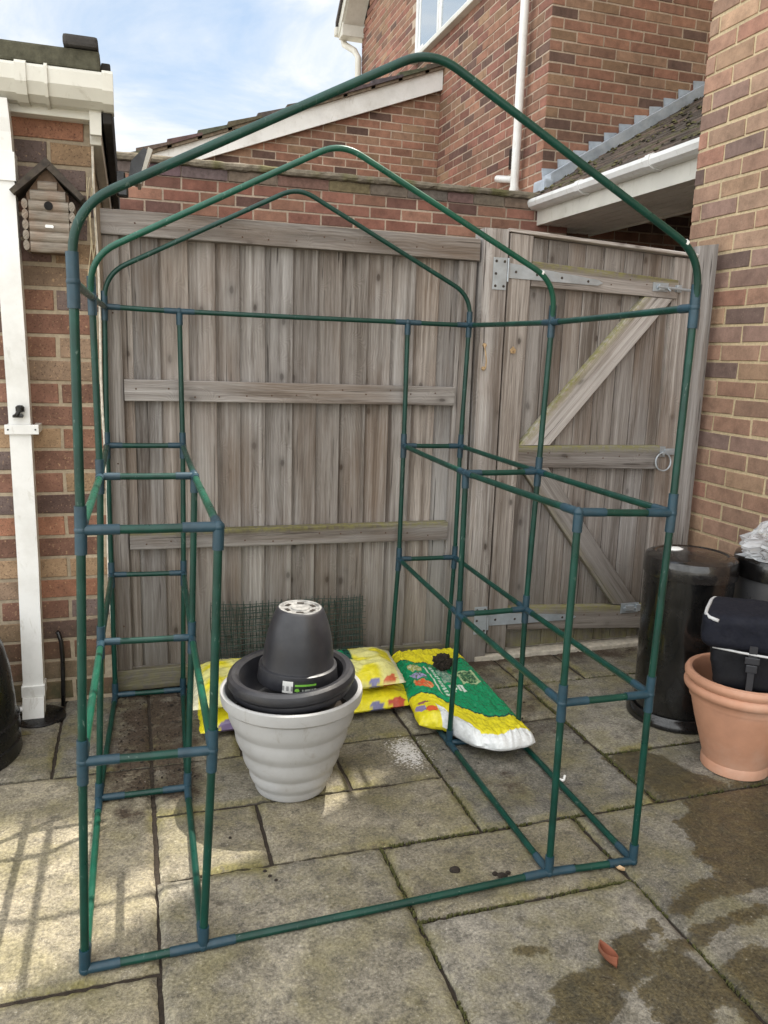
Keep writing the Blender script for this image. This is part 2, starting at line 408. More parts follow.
def glass_mat():
    m, nt, b = newmat('window_glass')
    b.inputs['Base Color'].default_value = (.16, .23, .30, 1); b.inputs['Roughness'].default_value = .03
    b.inputs['Metallic'].default_value = .0; b.inputs['Specular IOR Level'].default_value = 1.0
    b.inputs['Coat Weight'].default_value = 1.0
    b.inputs['IOR'].default_value = 2.2
    return m
M['glass'] = glass_mat()
def film_mat():
    m, nt, b = newmat('clear_plastic_film')
    b.inputs['Base Color'].default_value = (.62, .64, .66, 1); b.inputs['Roughness'].default_value = .10
    b.inputs['Alpha'].default_value = .42
    b.inputs['Specular IOR Level'].default_value = 1.0
    b.inputs['Coat Weight'].default_value = .6
    return m
M['film'] = film_mat()

# ------------------------------------------------------------------ camera
CAM = (.1336, -1.6559, 1.3768); YAW, PITCH, ROLL, F = -.3090, -.1965, -.0306, 794.584
Rc = (Matrix.Rotation(YAW, 3, 'Z') @ Matrix.Rotation(PITCH, 3, 'X') @ Matrix.Rotation(ROLL, 3, 'Y'))
cd = bpy.data.cameras.new('camera'); cam = bpy.data.objects.new('camera', cd); COL.objects.link(cam)
Bm = Matrix(((1, 0, 0), (0, 0, -1), (0, 1, 0)))
mw = (Rc @ Bm).to_4x4(); mw.translation = Vector(CAM); cam.matrix_world = mw
cd.sensor_fit = 'VERTICAL'; cd.sensor_height = 36; cd.sensor_width = 27; cd.lens = 36 * F / 1024
cd.clip_end = 500; cd.clip_start = .05
scene.camera = cam
def ground(px, py, z=0.0):      # a measured spot on the paving -> metres
    d = Rc @ Vector(((px - 384) / F, 1, (512 - py) / F)); t = (z - CAM[2]) / d.z
    return (CAM[0] + d.x * t, CAM[1] + d.y * t)

# ------------------------------------------------------------------ light
SAZ = math.atan2(.53, .85); SEL = radians(62.8)
sdir = Vector((cos(SEL) * cos(SAZ), cos(SEL) * sin(SAZ), sin(SEL)))
sl = bpy.data.lights.new('sun', 'SUN'); sun = bpy.data.objects.new('sun', sl); COL.objects.link(sun)
sl.energy = 4.9; sl.angle = radians(.55); sl.color = (1, .94, .84)
sun.rotation_euler = sdir.to_track_quat('Z', 'Y').to_euler(); sun.location = sdir * 30
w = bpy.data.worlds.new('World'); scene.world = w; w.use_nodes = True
nt = w.node_tree; bg = nt.nodes['Background']
sk = nt.nodes.new('ShaderNodeTexSky'); sk.sky_type = 'NISHITA'; sk.sun_disc = False
sk.sun_elevation = SEL; sk.sun_rotation = pi / 2 - SAZ
sk.air_density = 1.0; sk.dust_density = 1.2; sk.ozone_density = 1.0
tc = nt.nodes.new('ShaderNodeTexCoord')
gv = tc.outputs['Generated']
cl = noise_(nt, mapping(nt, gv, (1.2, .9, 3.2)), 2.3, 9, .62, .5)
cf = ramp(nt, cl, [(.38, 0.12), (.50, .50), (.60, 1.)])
# low northern sky: pale blue with thin cloud; overhead and behind: sky brightened as added fill light
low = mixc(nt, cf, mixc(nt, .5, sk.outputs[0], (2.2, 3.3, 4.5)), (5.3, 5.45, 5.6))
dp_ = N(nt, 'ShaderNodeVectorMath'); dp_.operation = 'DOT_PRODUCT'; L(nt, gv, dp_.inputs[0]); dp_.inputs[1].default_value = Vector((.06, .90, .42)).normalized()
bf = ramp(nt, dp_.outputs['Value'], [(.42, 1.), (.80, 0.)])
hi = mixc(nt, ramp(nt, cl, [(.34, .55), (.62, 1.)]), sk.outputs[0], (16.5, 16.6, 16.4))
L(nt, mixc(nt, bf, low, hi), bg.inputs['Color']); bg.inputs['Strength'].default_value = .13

# ------------------------------------------------------------------ ground and paving
mb = MB()
mb.add([(-60, -60, -.022), (60, -60, -.022), (60, 60, -.022), (-60, 60, -.022)], [(0, 1, 2, 3)])
tag(mb.build('ground', M['gravel']), kind='structure')
mb = MB()
mb.add([(-1.45, -1.65, -.012), (2.9, -1.65, -.012), (2.9, 1.7, -.012), (-1.45, 1.7, -.012)], [(0, 1, 2, 3)])
tag(mb.build('paving_bed', M['soil']), kind='structure')

def poly_sdf(p, poly):
    x, y = p; ins = False; d = 1e9; n = len(poly)
    for i in range(n):
        x0, y0 = poly[i]; x1, y1 = poly[(i + 1) % n]
        dx, dy = x1 - x0, y1 - y0
        t = max(0, min(1, ((x - x0) * dx + (y - y0) * dy) / (dx * dx + dy * dy + 1e-12)))
        d = min(d, hypot(x - x0 - dx * t, y - y0 - dy * t))
        if (y0 > y) != (y1 > y) and x < (x1 - x0) * (y - y0) / (y1 - y0) + x0: ins = not ins
    return d if ins else -d
GP = lambda l: [ground(a, b) for a, b in l]
WET = [
 GP([(680,801),(689,808),(685,818),(669,819),(682,828),(695,843),(697,858),(719,870),(705,880),(690,888),(668,905),(672,915),(690,912),(705,900),(735,893),(768,886),(830,880),(830,770),(740,782)]),
 GP([(612,938),(655,921),(659,928),(645,948),(655,958),(652,975),(629,985),(627,1001),(612,1024),(549,1024),(555,1001),(552,985),(569,976),(599,968),(609,958)]),
 GP([(635,995),(655,975),(659,955),(672,950),(699,961),(712,981),(725,1001),(712,1024),(669,1040),(655,1008)]),
 GP([(668,945),(690,932),(720,918),(768,905),(768,915),(722,930),(700,945),(672,955)]),
 GP([(700,985),(740,950),(780,945),(800,1024),(760,1030)]),
 GP([(603,757),(640,748),(690,770),(735,788),(690,797),(655,801)]),
 GP([(520,951),(530,948),(540,949),(532,954)]),
]
SOIL = [
 GP([(112,702),(190,692),(196,800),(172,806),(110,800)]), GP([(172,735),(198,733),(200,800),(176,806)]),
 GP([(118,808),(130,806),(138,815),(130,824),(117,820)]), GP([(440,770),(490,762),(560,770),(535,800),(470,790)]),
 GP([(410,660),(470,650),(520,665),(560,700),(590,745),(520,740),(400,720),(330,715),(225,730),(225,700)]),
 GP([(120,690),(240,684),(470,650),(640,645),(640,655),(480,668),(240,700),(122,706)]),
]
WHITE = [GP([(388,745),(402,738),(418,742),(428,757),(420,768),(398,764)])]
def mask(p, polys, soft):
    s = 0
    for q in polys: s = max(s, sstep(-soft, soft, poly_sdf(p, q)))
    return s
def polybox(polys, pad):
    return [(min(a for a, _ in q) - pad, max(a for a, _ in q) + pad, min(b for _, b in q) - pad, max(b for _, b in q) + pad, q) for q in polys]
WB, SB, HB = polybox(WET, .08), polybox(SOIL, .12), polybox(WHITE, .08)
def fastmask(p, bx, soft):
    s_ = 0
    for k_, (a, b, c, d, q) in enumerate(bx):
        if a < p[0] < b and c < p[1] < d: s_ = max(s_, mask(p, [q], soft) * (.42 if bx is SB and k_ in (3, 4) else 1))
    return s_

SL = [(-.465,.158,-.035,.905), (-.465,-.153,.905,1.24), (-.153,.159,.905,1.53), (-.465,-.153,1.24,1.53), (-1.4,-.465,-.035,.9), (-1.4,-.465,.9,1.53),
 (.16,.463,.28,.595), (.155,.772,-.66,.28), (-.465,.155,-.66,-.035), (.463,1.085,.28,.595), (.772,1.085,.595,.905), (.16,.772,.595,.905),
 (.16,.463,.905,1.22), (.16,.463,1.22,1.53), (.463,1.085,.905,1.53), (1.085,1.706,.28,.905), (1.085,1.706,.905,1.22), (1.085,1.706,1.22,1.53),
 (1.706,2.013,1.22,1.53), (2.013,2.76,1.22,1.53), (1.706,2.32,.597,1.22), (2.32,2.76,.597,1.22), (1.706,2.32,.285,.597), (2.32,2.76,.285,.597), (.772,1.39,-.035,.28), (.772,1.39,-.66,-.035),
 (1.39,2.32,-.66,.283), (2.32,2.76,-.66,.283), (-1.4,-.465,-.66,-.035),
 (-1.4,-.465,-1.6,-.66), (-.465,.155,-1.6,-.66), (.155,.772,-1.6,-.66), (.772,1.39,-1.6,-.66), (1.39,2.32,-1.6,-.66), (2.32,2.76,-1.6,-.66)]
mb = MB()
for (x0, x1, y0, y1) in SL:
    far = y1 < -.6
    gx = U(.0045, .0072); rx0, rx1, ry0, ry1 = x0 + gx, x1 - gx, y0 + gx, y1 - gx
    if (x0, y0) == (1.39, -.66): ry1 -= .002
    base = U(.62, .88); tone = random.choice([(.262, .242, .198), (.248, .232, .196), (.272, .246, .190), (.235, .225, .198)])
    if x0 < .1 and y0 < 0.2: tone = (.30, .270, .205); base = .84
    if x0 > 1.3 and y0 < .3: tone = (.235, .222, .190)
    if (x0, y0) == (.772, -.66): tone = (.29, .272, .235)
    tone = (tone[0] * base * 1.03, tone[1] * base * 1.0, tone[2] * base * .95)
    st = .05 if far else .0125
    nx = max(2, int((rx1 - rx0) / st)); ny = max(2, int((ry1 - ry0) / st))
    tilt = (U(-.003, .003), U(-.003, .003)); lift = U(-.0015, .0015)
    vs = []; cs = []; gs = []; ms = []
    seed = U(0, 50)
    for j in range(ny + 1):
        for i in range(nx + 1):
            x = rx0 + (rx1 - rx0) * i / nx; y = ry0 + (ry1 - ry0) * j / ny
            e = min(i, nx - i, j, ny - j) * st
            h = .003 * fbm(x * 6 + seed, y * 6, 1, 3) + .0016 * fbm(x * 30 + seed, y * 22, 3, 3) + lift + tilt[0] * (x - x0) + tilt[1] * (y - y0)
            if e == 0:
                h -= .006 + .004 * R_()
                if i in (0, nx): x += .003 * noise.noise(Vector((x * 3, y * 40, seed)))
                if j in (0, ny): y += .003 * noise.noise(Vector((x * 40, y * 3, seed)))
            vs.append((x, y, h)); cs.append(tone)
            if far: gs.append((0, 0, 0)); ms.append(0)
            else:
                p = (x + .012 * noise.noise(Vector((x * 22, y * 22, 0))), y + .012 * noise.noise(Vector((x * 22, y * 22, 9))))
                gs.append((fastmask(p, WB, .028), fastmask(p, SB, .09), fastmask(p, HB, .07)))
                edge = 1 - sstep(0, .035, min(x - rx0, rx1 - x, y - ry0, ry1 - y))
                ms.append(.85 * edge * sstep(.0, .5, fbm(x * 4, y * 4, 7, 3) + .25))
    fs = [(j * (nx + 1) + i, j * (nx + 1) + i + 1, (j + 1) * (nx + 1) + i + 1, (j + 1) * (nx + 1) + i) for j in range(ny) for i in range(nx)]
    mb.add(vs, fs, cs, gs, ms)
    # skirt so that the slab has an edge in the joint
    ring = [(i, 0) for i in range(nx + 1)] + [(nx, j) for j in range(1, ny + 1)] + [(i, ny) for i in range(nx - 1, -1, -1)] + [(0, j) for j in range(ny - 1, 0, -1)]
    top = [vs[j * (nx + 1) + i] for i, j in ring]; n = len(ring)
    mb.add(top + [(a, b, -.02) for a, b, c in top], [(k, k + n, (k + 1) % n + n, (k + 1) % n) for k in range(n)], tuple(t * .8 for t in tone), [(0, 0, 0)] * (2 * n))
tag(mb.build('patio_paving', M['paving'], smooth=True, angle=40), kind='structure')

# moss and grit packed into some joints
def joint(mbx, a, b, w_, h_, dens=1.0, step=.0028):
    d = Vector((b[0] - a[0], b[1] - a[1])); n = int(d.length / step); d.normalize(); q = Vector((-d.y, d.x))
    for k in range(n):
        if R_() > dens: continue
        t = k * step + U(-.003, .003)
        if fbm(a[0] * 9 + t * 14, a[1] * 9, 4, 3) < -.22: continue
        c = Vector(a) + d * t + q * U(-w_, w_)
        r = U(.0016, .0038); hh = U(.3, 1) * h_
        m = 5; vs = [(c.x + r * cos(2 * pi * i / m + k), c.y + r * sin(2 * pi * i / m + k) , -.009) for i in range(m)]
        vs += [(c.x + r * .7 * cos(2 * pi * i / m + k), c.y + r * .7 * sin(2 * pi * i / m + k), -.009 + .006 + hh * .6) for i in range(m)]
        vs.append((c.x, c.y, -.003 + hh))
        fs = [(i, (i + 1) % m, m + (i + 1) % m, m + i) for i in range(m)] + [(m + i, m + (i + 1) % m, 2 * m) for i in range(m)]
        mbx.add(vs, fs)
mb = MB()
for a, b, dns in [((.772, -.035), (1.39, -.035), 1), ((.772, .28), (.772, -.6), .9), ((1.39, .28), (1.39, -.6), .95), ((.80, .28), (1.7, .28), .8),
                  ((1.706, 1.2), (1.706, .3), .85), ((1.085, .9), (1.085, .3), .6), ((1.7, .597), (2.3, .597), .6), ((1.7, .284), (2.5, .284), .5), ((1.1, 1.22), (2.6, 1.22), .4)]:
    joint(mb, a, b, .0040, .0015, dns * .85)
tag(mb.build('joint_moss', M['moss']), 'green moss growing in the joints between paving slabs', 'moss', kind='stuff')
mb = MB()
for k in range(900):
    x = U(.05, 2.6); y = 1.53 - abs(random.gauss(0, .035))
    if R_() < .45: x = U(.05, .30); y = U(.7, 1.5)
    elif R_() < .3: x = U(1.05, 1.7); y = U(.62, 1.4)
    r = U(.0015, .005)
    if R_() < .04: r = U(.006, .010)
    a = U(0, 6); vs = [(x + r * cos(a + i * 1.57) * U(.6, 1.2), y + r * sin(a + i * 1.57) * U(.6, 1.2), .001) for i in range(4)] + [(x, y, r * U(.5, 1.1))]
    mb.add(vs, [(0, 1, 4), (1, 2, 4), (2, 3, 4), (3, 0, 4)])
for (px_, py_, r_) in ((265, 872, .0065), (270, 877, .007), (276, 881, .006), (455, 870, .014), (502, 876, .013), (495, 874, .008), (508, 873, .007), (300, 862, .003), (566, 868, .008), (575, 866, .006), (230, 838, .004), (610, 859, .005)):
    x, y = ground(px_, py_); n_ = 9
    vs = [(x + r_ * (1 + .3 * R_()) * cos(6.283 * i / n_), y + r_ * (1 + .3 * R_()) * sin(6.283 * i / n_), .0005) for i in range(n_)] + [(x + r_ * .6 * cos(6.283 * i / n_), y + r_ * .6 * sin(6.283 * i / n_), .003 + r_ * .3) for i in range(n_)] + [(x, y, .004 + r_ * .35)]
    mb.add(vs, [(i, (i + 1) % n_, n_ + (i + 1) % n_, n_ + i) for i in range(n_)] + [(n_ + i, n_ + (i + 1) % n_, 2 * n_) for i in range(n_)])
tag(mb.build('soil_crumbs', M['compost']), 'dark crumbs of soil scattered on the slabs by the fence', 'soil', kind='stuff')

# ------------------------------------------------------------------ brick walls
CH = .082; BL = .2458; MO = .0130
PAL_A = [(.23, .105, .075), (.27, .125, .085), (.19, .09, .065), (.33, .195, .12), (.30, .18, .115), (.14, .078, .066), (.17, .11, .10), (.32, .135, .085), (.27, .165, .115)]
PAL_B = [(.34, .210, .148), (.37, .235, .165), (.32, .21, .150), (.39, .265, .175), (.31, .20, .145), (.19, .135, .115), (.35, .195, .14), (.37, .255, .18), (.26, .175, .14)]
PAL_C = [(.255, .130, .095), (.28, .145, .105), (.235, .125, .092), (.21, .12, .09), (.29, .155, .11), (.125, .078, .066), (.25, .155, .11), (.26, .165, .11)]
PAL_R = [(.26, .115, .088), (.28, .130, .10), (.235, .108, .085), (.20, .098, .080), (.29, .15, .11), (.15, .082, .072)]
PAL_A = [(a * .90, b * 1.02, c * 1.0) for a, b, c in PAL_A]; PAL_C = [(a * .98, b * .97, c * .91) for a, b, c in PAL_C]; PAL_R = [(a * .95, b * .97, c * .92) for a, b, c in PAL_R]; PAL_B = [(a, b * .96, c * .95) for a, b, c in PAL_B]
def brick_wall(name, org, u, nrm, length, z0, z1, pal, bmat, mmat, parent, inside=None, phase=0.0, thick=.10, backing=None, proud=.004, mossf=None, soldier=None, rough=.0022, zoff=0.0, names=('bricks', 'mortar')):
    """one wall leaf: every brick is real geometry standing `proud` of a mortar body; org = face origin, u along, nrm outward"""
    u = Vector(u); nv = Vector(nrm); org = Vector(org)
    mb = MB(); k0 = int(math.floor((z0 - zoff) / CH))
    k = k0
    while True:
        za = zoff + k * CH
        if za + CH * .5 > z1: break
        off = ((k % 2) * .5 + phase) * BL
        i = -1
        while True:
            ua = i * BL - off
            ub = ua + BL - MO
            if ua > length: break
            a = max(0, ua); b2 = min(length, ub); i += 1
            if b2 - a < .02: continue
            zc = za + MO; zd = za + CH
            if zd > z1 + .03: zd = z1
            if zc < z0: zc = z0
            if zd - zc < .015: continue
            if inside and not inside((a + b2) / 2, (zc + zd) / 2, a, b2, zc, zd): continue
            c = random.choice(pal); f = U(.82, 1.16); c = tuple(x * f for x in c)
            j = lambda: U(-rough, rough)
            pr = proud + U(-.0018, .0018); ins = .0022
            if a == 0: a -= .0; 
            P = lambda uu, d, zz: org + u * uu + nv * d + Vector((0, 0, zz))
            q = [(a + (j() if a > 0 else 0), zc + j()), (b2 + (j() if b2 < length else 0), zc + j()), (b2 + (j() if b2 < length else 0), zd + j()), (a + (j() if a > 0 else 0), zd + j())]
            mu = (a + b2) / 2; mz = (zc + zd) / 2
            base = [P(x, -.012, z) for x, z in q]
            mid = [P(x, pr - .002, z) for x, z in q]
            fr = [P(x + (ins if x < mu else -ins), pr, z + (ins if z < mz else -ins)) for x, z in q]
            vs = base + mid + fr
            fs = [(8, 9, 10, 11)] + [(s + e, s + (e + 1) % 4, s + 4 + (e + 1) % 4, s + 4 + e) for s in (0, 4) for e in range(4)]
            ms = None
            if mossf: ms = [mossf(v.x, v.y, v.z) for v in vs]
            mb.add(vs, fs, c, None, ms)
        k += 1
    mb.build(names[0], bmat, parent)
    m2 = MB()
    pts = backing if backing else [(0, z0), (length, z0), (length, z1), (0, z1)]
    nseg = len(pts)
    f = [org + u * a + Vector((0, 0, z)) for a, z in pts]; bk = [p - nv * thick for p in f]
    m2.add(f + bk, [list(range(nseg)), list(range(2 * nseg - 1, nseg - 1, -1))] + [(i, i + nseg, (i + 1) % nseg + nseg, (i + 1) % nseg) for i in range(nseg)], (1, 1, 1))
    m2.build(names[1], mmat, parent)

# --- garage on the left (faces the camera)
gar = thing('garage', 'low red brick garage wall at left with white gutter and dark tiled roof', 'garage', (-.7, 1.5, 0))
damp = lambda x, y, z: .95 * sstep(.42, .02, z)
brick_wall('gw', (-1.7, 1.49, 0), (1, 0, 0), (0, -1, 0), 1.728, 0, 2.14, PAL_A, M['brick_a'], M['mortar_a'], gar, phase=.53, thick=.2, mossf=damp, zoff=.004)
mb = MB(); box(mb, -1.7, .02, 1.70, 4.2, 0, 2.10, (1, 1, 1)); mb.build('rear_wall', M['mortar_a'], gar)
mb = MB(); box(mb, -1.7, .056, 1.425, 1.455, 2.125, 2.205, b=.004); box(mb, -1.7, .02, 1.455, 1.488, 2.125, 2.14, b=.002)
mb.build('fascia', M['cream'], gar)
mb = MB(); box(mb, .022, .060, 1.458, 4.1, 2.055, 2.19, b=.004); mb.build('side_fascia', M['cream'], gar)
mb = MB()                                                  # barge end dropping below the gutter
prism(mb, [(.024, 2.19), (.064, 2.19), (.062, 2.075), (.026, 2.075)], 1.40, 1.424); mb.build('end_cap_board', M['cream'], gar)
# gutter: half-square trough with brackets
mb = MB()
gp = [(1.425, 2.255), (1.34, 2.255), (1.325, 2.243), (1.325, 2.20), (1.345, 2.165), (1.38, 2.150), (1.425, 2.150), (1.425, 2.156), (1.382, 2.157), (1.350, 2.171), (1.332, 2.203), (1.332, 2.243), (1.345, 2.248), (1.425, 2.248)]
prism(mb, gp, -1.7, .072, axis='x')
mb.build('gutter', M['cream'], gar)
for xg, ww in ((-.175, .034), (-.10, .010), (.088, .034), (-.6, .034)):
    mb = MB(); q = [(a + (-.005 if a < 1.42 else 0), b + (.005 if b > 2.2 else -.005)) for a, b in gp[:7]]
    q = [(1.424, 2.262)] + q[1:6] + [(1.424, 2.144)]
    prism(mb, q, xg - ww / 2, xg + ww / 2, axis='x'); mb.build('gutter_clip', M['cream'], gar)
mb = MB()
random.seed(11)
for k in range(6):
    x1 = .066 - k * .31; box(mb, x1 - .305, x1, 1.365 + U(-.004, .004), 1.80, 2.265, 2.325, tuple(U(.8, 1.2) * c for c in (.075, .063, .052)), b=.008)
for r in range(7):
    y = 1.80 + r * .34
    for k in range(6):
        x1 = .066 - k * .31; box(mb, x1 - .305, x1, y - .06, y + .34, 2.27 + .0 * r, 2.315 + .004 * r, tuple(U(.8, 1.2) * c for c in (.08, .07, .06)))
rf = mb.build('roof', M['tile'], gar)
mb = MB(); box(mb, -.046, .062, 1.345, 1.50, 2.327, 2.362, (.05, .047, .045), b=.01); mb.build('ridge_cap', M['tile'], rf)
mb = MB(); box(mb, .068, .098, 1.39, 4.1, 2.11, 2.30, (.030, .028, .026), b=.006); mb.build('verge_tile', M['tile'], rf)
# sealant strip + dried twine at the corner
mb = MB()
tube(mb, [(.030 + .003 * sin(z * 9), 1.478, z) for z in [i * .06 for i in range(3, 36)]], .0045, 6, (.62, .58, .50)); mb.build('sealant_strip', M['stone'], gar)
mb = MB()
random.seed(5)
for k in range(5):
    z0_, z1_ = U(1.45, 1.65), U(1.86, 1.98); ph = U(0, 6)
    tube(mb, [(.012 + .008 * k / 2 + .006 * sin(t * 7 + ph) - .012 * (1 - t), 1.468 - .006 * cos(t * 9 + ph), z0_ + (z1_ - z0_) * t) for t in [i / 14 for i in range(15)]], .0011, 5, (.60, .52, .36))
tag(mb.build('twine', M['stone']), 'loose pale twine strands hanging beside the bird house at the garage corner', 'twine')

# downpipe
dp = thing('downpipe', 'square white downpipe on the garage wall with a black tap spout near the middle', 'downpipe', (-.24, 1.40, 0))
mb = MB()
def sqpipe(mbx, pts, hw, hd):
    vs = []; fs = []
    for i, (x, y, z) in enumerate(pts): vs += [(x - hw, y - hd, z), (x + hw, y - hd, z), (x + hw, y + hd, z), (x - hw, y + hd, z)]
    for i in range(len(pts) - 1):
        for e in range(4): fs.append((i * 4 + e, i * 4 + (e + 1) % 4, i * 4 + 4 + (e + 1) % 4, i * 4 + 4 + e))
    fs += [(3, 2, 1, 0), tuple(len(pts) * 4 - 4 + e for e in range(4))]
    mbx.add(vs, fs)
sqpipe(mb, [(-.2500, 1.405, .115), (-.244, 1.41, .6), (-.244, 1.412, 1.2), (-.251, 1.412, 1.93)], .035, .031)
mb.build('pipe', M['white'], dp)
mb = MB(); sqpipe(mb, [(-.2500, 1.40, .085), (-.2500, 1.40, .125)], .040, .036); sqpipe(mb, [(-.252, 1.375, -.004), (-.252, 1.385, .04), (-.2500, 1.395, .084)], .037, .037); mb.build('shoe', M['white'], dp)
mb = MB(); sqpipe(mb, [(-.251, 1.41, 1.90), (-.251, 1.41, 1.99)], .040, .037); sqpipe(mb, [(-.251, 1.41, 1.985), (-.252, 1.405, 2.05), (-.253, 1.395, 2.09), (-.256, 1.388, 2.148)], .034, .032); mb.build('swan_neck', M['white'], dp)
mb = MB(); box(mb, -.292, -.182, 1.368, 1.376, 1.062, 1.096, b=.002); box(mb, -.292, -.2745, 1.376, 1.488, 1.066, 1.092); box(mb, -.2025, -.182, 1.376, 1.488, 1.066, 1.092)
br = mb.build('bracket', M['white'], dp)
for x in (-.281, -.193):
    mb = MB(); tube(mb, [(x, 1.3685, 1.079), (x, 1.366, 1.079)], .003, 8); mb.build('screw', M['black'], br)
mb = MB(); lathe(mb, [(0, -.012), (.014, -.010), (.015, .006), (.008, .012), (0, .013)], (-.238, 1.364, 1.152), 16); box(mb, -.262, -.228, 1.350, 1.376, 1.122, 1.132, b=.003); tube(mb, [(-.244, 1.378, 1.14), (-.244, 1.352, 1.138), (-.250, 1.342, 1.128)], .007, 8)
mb.build('tap_spout', M['black'], dp)
mb = MB(); lathe(mb, [(0, .008), (.088, .008), (.094, .004), (.095, -.004)], (-.235, 1.372, 0), 32)
tag(mb.build('drain_cover', M['black'], smooth=True, angle=35), 'round black drain surround on the paving under the white downpipe', 'drain')
mb = MB(); tube(mb, [(-.166, 1.452, .302), (-.160, 1.448, .297), (-.152, 1.447, .26), (-.150, 1.448, .20), (-.152, 1.446, .12), (-.156, 1.443, .004)], .0085, 10)
tag(mb.build('black_hose', M['black'], smooth=True), 'short black hose end sticking up against the garage wall', 'hose')
# water butt at the left edge
wb = thing('water_butt', 'black ribbed plastic tub cut off by the left edge of the photo', 'tub', (-.50, 1.12, 0))
mb = MB()
prof = [(0, 0), (.232, 0), (.236, .01), (.234, .05), (.228, .055), (.228, .085), (.234, .09), (.232, .125), (.225, .13), (.222, .20), (.212, .30), (.196, .375), (.186, .395), (.17, .405), (.165, .40), (0, .40)]
lathe(mb, prof, (-.50, 1.12, 0), 72); mb.build('tub_body', M['black'], wb, True, 35)
mb = MB(); tube(mb, [(-.27, 1.16, .13), (-.262, 1.163, .13)], .009, 10); mb.build('bung', M['piping'], wb)

# bird house
bh = thing('bird_house', 'small log-cabin bird house with steep dark roof hung on the brick garage wall', 'bird house', (-.115, 1.43, 1.68))
mb = MB()
random.seed(3)
def logrow(z, x0, x1, r, y):
    n = 14; vs = []; fs = []; g = []
    for i in range(n + 1):
        x = x0 + (x1 - x0) * i / n
        for k in range(12):
            a = 2 * pi * k / 12; rr = r * (1 + .05 * noise.noise(Vector((x * 20, k * .7, z * 30))))
            vs.append((x, y - rr * cos(a) * .55, z + rr * sin(a))); g.append((x, k / 12 * .15, z))
    for i in range(n):
        for k in range(12): fs.append((i * 12 + k, i * 12 + (k + 1) % 12, i * 12 + 12 + (k + 1) % 12, i * 12 + 12 + k))
    fs += [list(range(12)), [n * 12 + k for k in range(12)][::-1]]
    return vs, fs, g
zs = [1.696, 1.729, 1.762, 1.795, 1.828]
for i, z in enumerate(zs + [1.861]):
    x0, x1 = -.176, -.052
    if i == 5: x0, x1 = -.170, -.060
    v, f, g = logrow(z, x0, x1, .0175, 1.375); mb.add(v, f, (1, 1, 1), g)
v, f, g = logrow(1.893, -.145, -.085, .014, 1.375); mb.add(v, f, (1, 1, 1), g)
mb.build('front_logs', M['log'], bh, True, 50)
mb = MB(); prism(mb, [(-.182, 1.682), (-.05, 1.682), (-.05, 1.865), (-.116, 1.955), (-.182, 1.865)], 1.378, 1.484, (.12, .08, .055)); mb.build('box_body', M['stone'], bh)
mb = MB()
for i, z in enumerate(zs):                                  # side logs whose sawn ends show beyond the front
    for sx in (-.1885, -.0415):
        vs, fs, g = [], [], []
        for j in range(5):
            y = 1.368 + j * .026
            for k in range(12):
                a = 2 * pi * k / 12; vs.append((sx + .010 * cos(a), y, z + .003 + .0165 * sin(a))); g.append((y, k / 12 * .1, z))
        for j in range(4):
            for k in range(12): fs.append((j * 12 + k, j * 12 + (k + 1) % 12, j * 12 + 12 + (k + 1) % 12, j * 12 + 12 + k))
        fs.append(list(range(12)))
        mb.add(vs, fs, (1, 1, 1), g)
        mb.build('side_log', M['log'], bh, True, 50); mb = MB()
for s in (-1, 1):
    mb = MB(); cx = -.114
    a = (cx, 1.978); e = (cx + s * .116, 1.863 if s > 0 else 1.867)
    nx_, nz_ = -(e[1] - a[1]), (e[0] - a[0]); ln = hypot(nx_, nz_); nx_, nz_ = nx_ / ln * .017, nz_ / ln * .017
    if nz_ > 0: nx_, nz_ = -nx_, -nz_
    prism(mb, [a, e, (e[0] + nx_, e[1] + nz_), (a[0] + nx_ * .98, a[1] - .022)], 1.345 if s < 0 else 1.347, 1.486); mb.build('roof_board', M['darkwood'], bh)
mb = MB(); tube(mb, [(-.114, 1.3640, 1.8285), (-.114, 1.3668, 1.8285)], .0140, 20); mb.build('entrance_hole', M['hole'], bh)
mb = MB(); prism(mb, [(-.126, 1.758), (-.102, 1.758), (-.100, 1.763), (-.103, 1.768), (-.125, 1.768), (-.128, 1.763)], 1.3625, 1.3650); mb.build('name_plate', M['white'], bh)

# floodlight
fl = thing('floodlight', 'small black security floodlight on an arm at the garage corner', 'floodlight', (.11, 1.8, 2.0))
mb = MB(); box(mb, .098, .135, 1.76, 1.82, 1.985, 2.035, b=.006); tube(mb, [(.12, 1.79, 2.01), (.150, 1.79, 2.005), (.17, 1.79, 2.02)], .013, 10); box(mb, .1, .145, 1.77, 1.81, 1.945, 1.985, b=.008); mb.build('arm', M['black'], fl)
mb = MB(); prism(mb, [(.146, 2.015), (.180, 1.998), (.212, 2.085), (.218, 2.118), (.205, 2.124), (.158, 2.072)], 1.735, 1.86); hd = mb.build('lamp_head', M['black'], fl)
mb = MB(); prism(mb, [(.1815, 1.992), (.193, 1.992), (.238, 2.118), (.222, 2.126)], 1.728, 1.867); mb.build('lamp_glass', M['cream'], hd)

